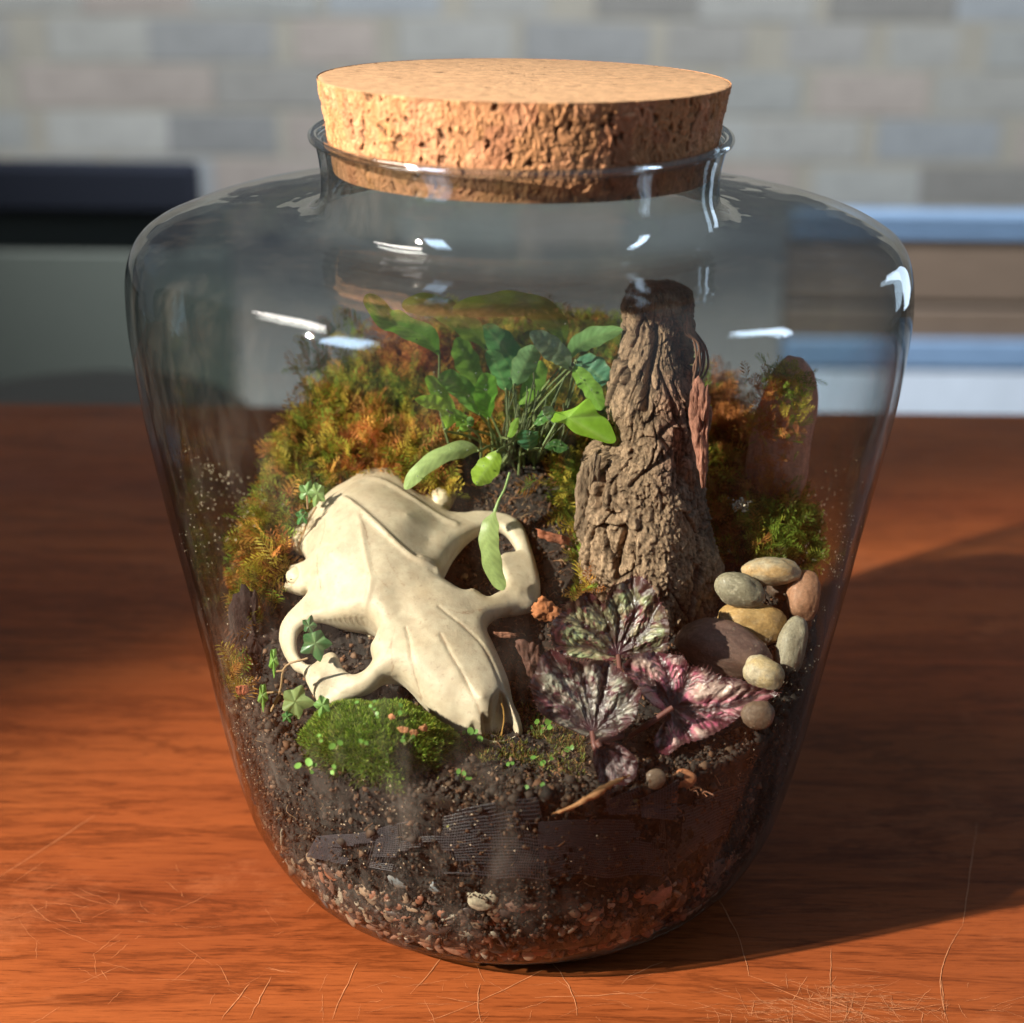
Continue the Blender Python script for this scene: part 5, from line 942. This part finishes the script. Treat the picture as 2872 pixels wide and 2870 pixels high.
# ---- seedlings
M_seed = colmat("seedling_leaf", .4, namt=.08, nscale=300, trans=.35)
dan = np.arange(12) / 12 * 2 * pi; dsk = np.vstack([[0, 0, .0], np.c_[np.cos(dan), np.sin(dan) * .8, .12 + 0 * dan]]); dskf = np.array([(0, i + 1, (i + 1) % 12 + 1) for i in range(12)])
def seedling(c, leaves, lab, y=None, col_=(.19, .40, .08)):
    c = c5(c)[0]
    b = hit(c[0], c[1] + 10)[0] if y is None else P1(c[0], c[1] + 10, y); yb_ = b[1] - .001; rt = root("seedling", b, lab, "seedling", "tiny seedlings sprouting in the moss")
    pts = []
    for (lx, ly, r) in leaves:
        q = c + np.array([lx, ly]) * .5176; w = P1(q[0], q[1], yb_ - .001); s = MPP(w) * r * .46; Rm = frames(np.array([[rng.normal(0, .35), -.75 + rng.normal(0, .2), .6]]))[0]
        v = (dsk * s) @ Rm.T + w; mk("leaf", v, dskf, M_seed, rt, col=np.array(col_) * rng.uniform(.8, 1.2)); pts.append(w)
    st_ = [tube([b - [0, 0, .001], (b + w) / 2 + rng.normal(size=3) * .0004, w], .00018, 4, 6) for w in pts]; V, F_ = join(st_); mk("stem", V, F_, M_stem, rt, col=np.array([.25, .28, .10]))
seedling((1390, 340), [(-20, 30, 38), (50, -10, 24), (0, -48, 26), (-35, -40, 15), (30, -45, 18)], "three round leaved seedling directly under the snout tip")
seedling((1760, 300), [(-10, -60, 18), (50, -60, 24), (60, -30, 20), (15, -10, 14), (-40, -30, 14), (0, 50, 22), (-5, 80, 22), (45, 45, 15), (-55, 80, 22), (20, -35, 12)], "tall reddish stemmed seedling cluster left of the silver begonia leaf", col_=(.24, .46, .08))
seedling((1770, 460), [(-40, -25, 18), (10, 5, 22), (45, 30, 15), (90, 45, 24), (65, 75, 25), (35, 65, 12), (60, -20, 14)], "seedling cluster halfway down the slope below the tall one")
seedling((1740, 600), [(-45, -5, 16), (-15, 10, 14), (40, -15, 20), (-20, 35, 13), (5, 0, 10)], "lowest seedling cluster just above the dark soil edge")
seedling((1605, 470), [(-12, 0, 14), (12, -4, 14), (0, 10, 8)], "pair of tiny leaves in the middle of the brown carpet")
seedling((1925, 385), [(-10, 5, 22), (15, -5, 16)], "single seedling nearest the begonia leaf stalk")
seedling((1365, 530), [(-40, -20, 18), (-10, -10, 17), (15, 20, 22), (-45, 10, 12)], "seedling on the bare soil right of the cushion")
seedling((660, 365), [(-20, 8, 24), (22, -10, 20)], "pale twin leaf on the left face of the green cushion", -.118)
seedling((575, 330), [(-5, -15, 12), (5, 15, 13)], "tiny seedling at the upper left shoulder of the cushion", -.112)
seedling((515, 465), [(-60, 15, 24), (0, -5, 27), (30, 10, 14), (15, 48, 14)], "seedling at the left foot of the cushion near the glass", -.113)
seedling((650, 500), [(0, -15, 16), (-8, 15, 17), (8, 5, 10)], "seedling at the front foot of the cushion", -.121)
seedling((870, 170), [(-20, -15, 14), (0, 0, 14), (15, 25, 15), (0, -40, 11), (15, 45, 10)], "seedling chain near the crown of the cushion", -.104)
seedling((1010, 180), [(0, -30, 16), (-3, 12, 17)], "upright pair of long leaves right of the cushion crown", -.102)
seedling((810, 350), [(-15, -5, 16), (14, 5, 15)], "flat pale twin leaf at the middle of the cushion", -.120)
seedling((1030, 335), [(-8, 8, 16), (50, -15, 14), (-5, -12, 10)], "seedling beside the orange leaf bits on the cushion", -.113)
seedling((775, 135), [(0, 0, 14)], "single pale round leaf at the cushion top by the skull", -.100)
for cx, cy, r, lb in ((1030, 285, 32, 'largest crumpled orange leaf scrap on the right side of the green cushion'), (1080, 300, 24, 'orange leaf scrap just right of the largest one on the cushion'), (1140, 275, 22, 'small orange leaf scrap at the right edge of the cushion nearest the snout'), (965, 215, 18, 'tiny pale orange scrap near the top of the green cushion')):
    a_ = [(cx + r * cos(k) * rng.uniform(.6, 1.3), cy + r * sin(k) * rng.uniform(.5, 1.1)) for k in np.arange(0, 6.2, .7)]
    tag(plate("dead_leaf_bit", c5, a_, -.112, .0006, (.50, .22, .10), None, cx, M_crumb), lb, "leaf scrap", "orange leaf scraps on the cushion")
# thin stalk before the nose
a_ = c1([(1515, 1745), (1530, 1660), (1528, 1590), (1515, 1550)]); v, f = tube(P(a_[:, 0], a_[:, 1], np.full(4, -.094)), .00025, 5, 12); tag(mk("moss_stalk", v, f, M_stem, None, col=np.array([.55, .30, .08])), "single thin orange moss stalk standing before the nose opening", "stalk")

# ================================================================== FRONT OF THE JAR: screen, gravel
def onwall(px, py, inset=.0006):
    """point of the inner glass face in front, on the sight line of a photograph pixel"""
    d = ray(px, py); y = np.full(len(d), -.128)
    for _ in range(14):
        q = CAM + d * ((y - CAM[1]) / d[:, 1])[:, None]; r = Rin(np.clip(q[:, 2], .006, .2)) - inset; y = -np.sqrt(np.maximum(r * r - q[:, 0] ** 2, 1e-6)) * .6 + y * .4
    return CAM + d * ((y - CAM[1]) / d[:, 1])[:, None]
wires = []
def screen(c, corners, nu, nv, wav, seed, rr=.00015):
    a, b, cc_, d = c(corners)   # tl tr br bl
    for dirn in (0, 1):
        cnt = nu if dirn == 0 else nv
        for i in range(cnt):
            s = i / (cnt - 1); t = np.linspace(0, 1, 22); u, v_ = (np.full(22, s), t) if dirn == 0 else (t, np.full(22, s))
            p = (a[None] * ((1 - u) * (1 - v_))[:, None] + b * (u * (1 - v_))[:, None] + cc_ * (u * v_)[:, None] + d * ((1 - u) * v_)[:, None])
            p = p + wav * np.c_[fbm(np.c_[p * .006, p[:, 0] * 0], 2, seed), fbm(np.c_[p * .006, p[:, 0] * 0], 2, seed + 1)]
            keep = fbm(np.c_[p * .012, p[:, 0] * 0], 2, seed + 5) + .35 * fbm(np.c_[p * .05, p[:, 0] * 0], 2, seed + 6) > -.36
            w_ = onwall(p[:, 0], p[:, 1], .0007)
            run = []
            for kk in range(22):
                if keep[kk]: run.append(w_[kk])
                if (not keep[kk] or kk == 21):
                    if len(run) > 2: wires.append(tube(np.array(run), rr * (.75 if dirn == 0 else 1.15), 4))
                    run = []
screen(c5, [(560, 860), (1750, 640), (1800, 1130), (500, 960)], 96, 24, 30, 3)
screen(c6, [(400, 330), (960, 330), (960, 640), (400, 600)], 70, 22, 30, 23)
screen(c6, [(950, 330), (1400, 180), (1300, 420), (950, 620)], 60, 17, 26, 27)
screen(c6, [(600, 270), (760, 190), (760, 300), (600, 330)], 13, 9, 8, 13, .00022)
screen(c6, [(700, 260), (870, 190), (900, 320), (720, 320)], 13, 9, 8, 15, .00022)
screen(c6, [(870, 250), (1060, 150), (1050, 350), (880, 340)], 14, 13, 8, 17, .00022)
V_, F_ = join(wires); print("wires", len(F_))
tag(mk("drainage_screen", V_, F_, colmat("grey_black_mesh", .35, base=(.075, .068, .078), namt=.2), None), "fine dark plastic screen pressed against the front glass below the soil", "mesh screen")
# gravel layer: one mesh, too small to pick apart singly
n = 950; a = rng.uniform(-pi, 0, n); z = .010 + rng.random(n) ** 1.5 * .034; r = np.interp(z, PR[1:14, 1] + np.arange(13) * 1e-7, PR[1:14, 0]) - TH - .0016; pos = np.c_[r * np.cos(a), r * np.sin(a), z]
gc = .85 * np.array([(.32, .15, .09), (.40, .26, .17), (.20, .10, .07), (.36, .13, .07), (.5, .40, .30), (.10, .06, .05)])[rng.choice(6, n, p=[.25, .18, .2, .15, .1, .12])] * rng.uniform(.6, 1.1, (n, 1))
nrmw = -np.c_[np.cos(a), np.sin(a), 0 * a]; V_, F_, C_ = scatter(IV1, IF1, pos, frames(nrmw), np.c_[np.exp(rng.normal(-6.3, .5, n)), np.exp(rng.normal(-6.5, .5, n)), rng.uniform(.0005, .0011, n)], gc)
tag(mk("drainage_gravel", V_, F_, M_peb, None, (0, 0, .01), col=C_), "thin layer of small brown and tan gravel along the bottom of the jar", "gravel", kind='stuff')
g2 = "single stones in the drainage layer behind the front glass"
for (cx, cy, rx, ry, cl, lab) in [(95, 725, 72, 72, (.50, .42, .30), "pale rounded quartz pebble at the bottom front of the jar"), (620, 790, 62, 56, (.33, .17, .10), "reddish tan pebble second from the pale one in the drainage layer"),
    (925, 690, 100, 75, (.34, .13, .07), "large angular brick red stone at the bottom right of the jar"), (778, 712, 36, 48, (.30, .12, .06), "small rust brown stone left of the angular brick red one"),
    (1055, 745, 38, 24, (.42, .19, .09), "flat orange chip right of the angular brick red stone"), (290, 760, 95, 50, (.20, .10, .07), "wide dark brown stone right of the pale quartz pebble"),
    (945, 150, 52, 50, (.22, .14, .09), "brown pebble in the soil above the mesh at right"), (1080, 150, 58, 48, (.52, .20, .09), "bright orange stone in the soil above the mesh at right"),
    (1030, 215, 26, 55, (.45, .19, .09), "orange sliver of stone behind the mesh at right"), (740, 250, 30, 46, (.60, .46, .20), "upright yellow pebble behind the mesh"), (820, 265, 45, 50, (.50, .38, .17), "yellow brown pebble behind the mesh right of the upright one"), (905, 315, 40, 30, (.45, .34, .16), "lowest yellow pebble behind the mesh")]:
    q = c6((cx, cy))[0]; w_ = onwall(np.array([q[0]]), np.array([q[1]]), .0032)[0]
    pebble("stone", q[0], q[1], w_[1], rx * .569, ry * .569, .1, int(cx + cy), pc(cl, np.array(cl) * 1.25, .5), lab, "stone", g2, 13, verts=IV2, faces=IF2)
for (cx, cy, rx, ry, lab) in [(1020, 1090, 75, 55, "bluish glassy quartz lump at the bottom left of the jar"), (1210, 1130, 50, 40, "small bluish stone right of the glassy quartz lump")]:
    q = c5((cx, cy))[0]; w_ = onwall(np.array([q[0]]), np.array([q[1]]), .003)[0]; pebble("stone", q[0], q[1], w_[1], rx * .5176, ry * .5176, -.3, int(cx), pc((.17, .19, .21), (.3, .24, .2), .6), lab, "stone", g2, 12, verts=IV2, faces=IF2)

# condensation, dust and splashes on the inside of the glass
def spots(cx, cy, sx, sy, n, front=True):
    p = np.c_[rng.normal(cx, sx, n), rng.normal(cy, sy, n)] * 1.48654; return onwall(p[:, 0], p[:, 1], -.0002)
sp = np.vstack([spots(400, 640, 35, 90, 150), spots(420, 790, 45, 60, 260), spots(440, 860, 40, 60, 160), spots(390, 960, 25, 80, 100), spots(1580, 1010, 30, 80, 130), spots(340, 560, 40, 60, 60), spots(1480, 1300, 60, 120, 120), spots(700, 1560, 160, 50, 120), spots(460, 1400, 30, 90, 120)])
sp = sp[np.isfinite(sp).all(1) & (np.hypot(sp[:, 0], sp[:, 1]) < .152) & (sp[:, 2] > .02) & (np.abs(np.hypot(sp[:, 0], sp[:, 1]) - Rin(sp[:, 2])) < .002)]; n = len(sp)
nw = np.c_[sp[:, 0], sp[:, 1], 0 * sp[:, 0]]; V_, F_, C_ = scatter(oc, of, sp, frames(nw), np.c_[np.exp(rng.normal(-8.0, .35, n)), np.exp(rng.normal(-8.2, .35, n)), np.full(n, .00012)], np.array([[.62, .50, .36]]) * rng.uniform(.5, 1.2, (n, 1)))
tag(mk("dirt_specks", V_, F_, M_crumb, None, (0, 0, .1), col=C_, smooth=False), "pale dried specks and splashes on the inside of the glass", "dirt specks", kind='stuff')
# ---- round ceiling lamp over the photographer, seen only as a reflection in the shoulder of the jar
M_em, nt, out = newmat("lamp_glow"); e = N(nt, 'ShaderNodeEmission'); e.inputs[0].default_value = (1, .93, .85, 1); e.inputs[1].default_value = 14; nt.links.new(e.outputs[0], out.inputs[0])
def shoulder_reflect(px, py):
    d = ray([px], [py])[0]; d /= np.linalg.norm(d); best = None
    for s in np.linspace(.4, .75, 3000):
        q = CAM + d * s; r = math.hypot(q[0], q[1])
        zo = np.interp(q[2], PR[3:14, 1], PR[3:14, 0])
        if q[2] < .249 and r < zo: break
        if q[2] >= .249:
            ro = np.interp(q[2], PR[13:18, 1], PR[13:18, 0])
            if r < ro: break
    k = np.argmin(np.hypot(outer[:, 0] - r, outer[:, 1] - q[2])); n2 = -nn[k]; n3 = np.array([q[0] / r * n2[0], q[1] / r * n2[0], n2[1]]); return q, d - 2 * (d @ n3) * n3
q, rd_ = shoulder_reflect(530 * 1.48654, 607 * 1.48654); print("reflection", q, rd_)
LC = q + rd_ * 3.1; print('lamp', LC, 'sun', src)
cl = root("ceiling_lamp", LC, "round white ceiling lamp reflected in the shoulder of the jar", "lamp")
an = np.arange(40) / 40 * 2 * pi; v = np.array([(LC[0] + r * cos(a), LC[1] + r * sin(a), LC[2] + z) for a in an for r, z in ((.001, -.01), (.60, -.01), (.66, .01), (.66, .05), (.001, .06))]); mk("diffuser", v, gridf(40, 5, True), M_em, cl)
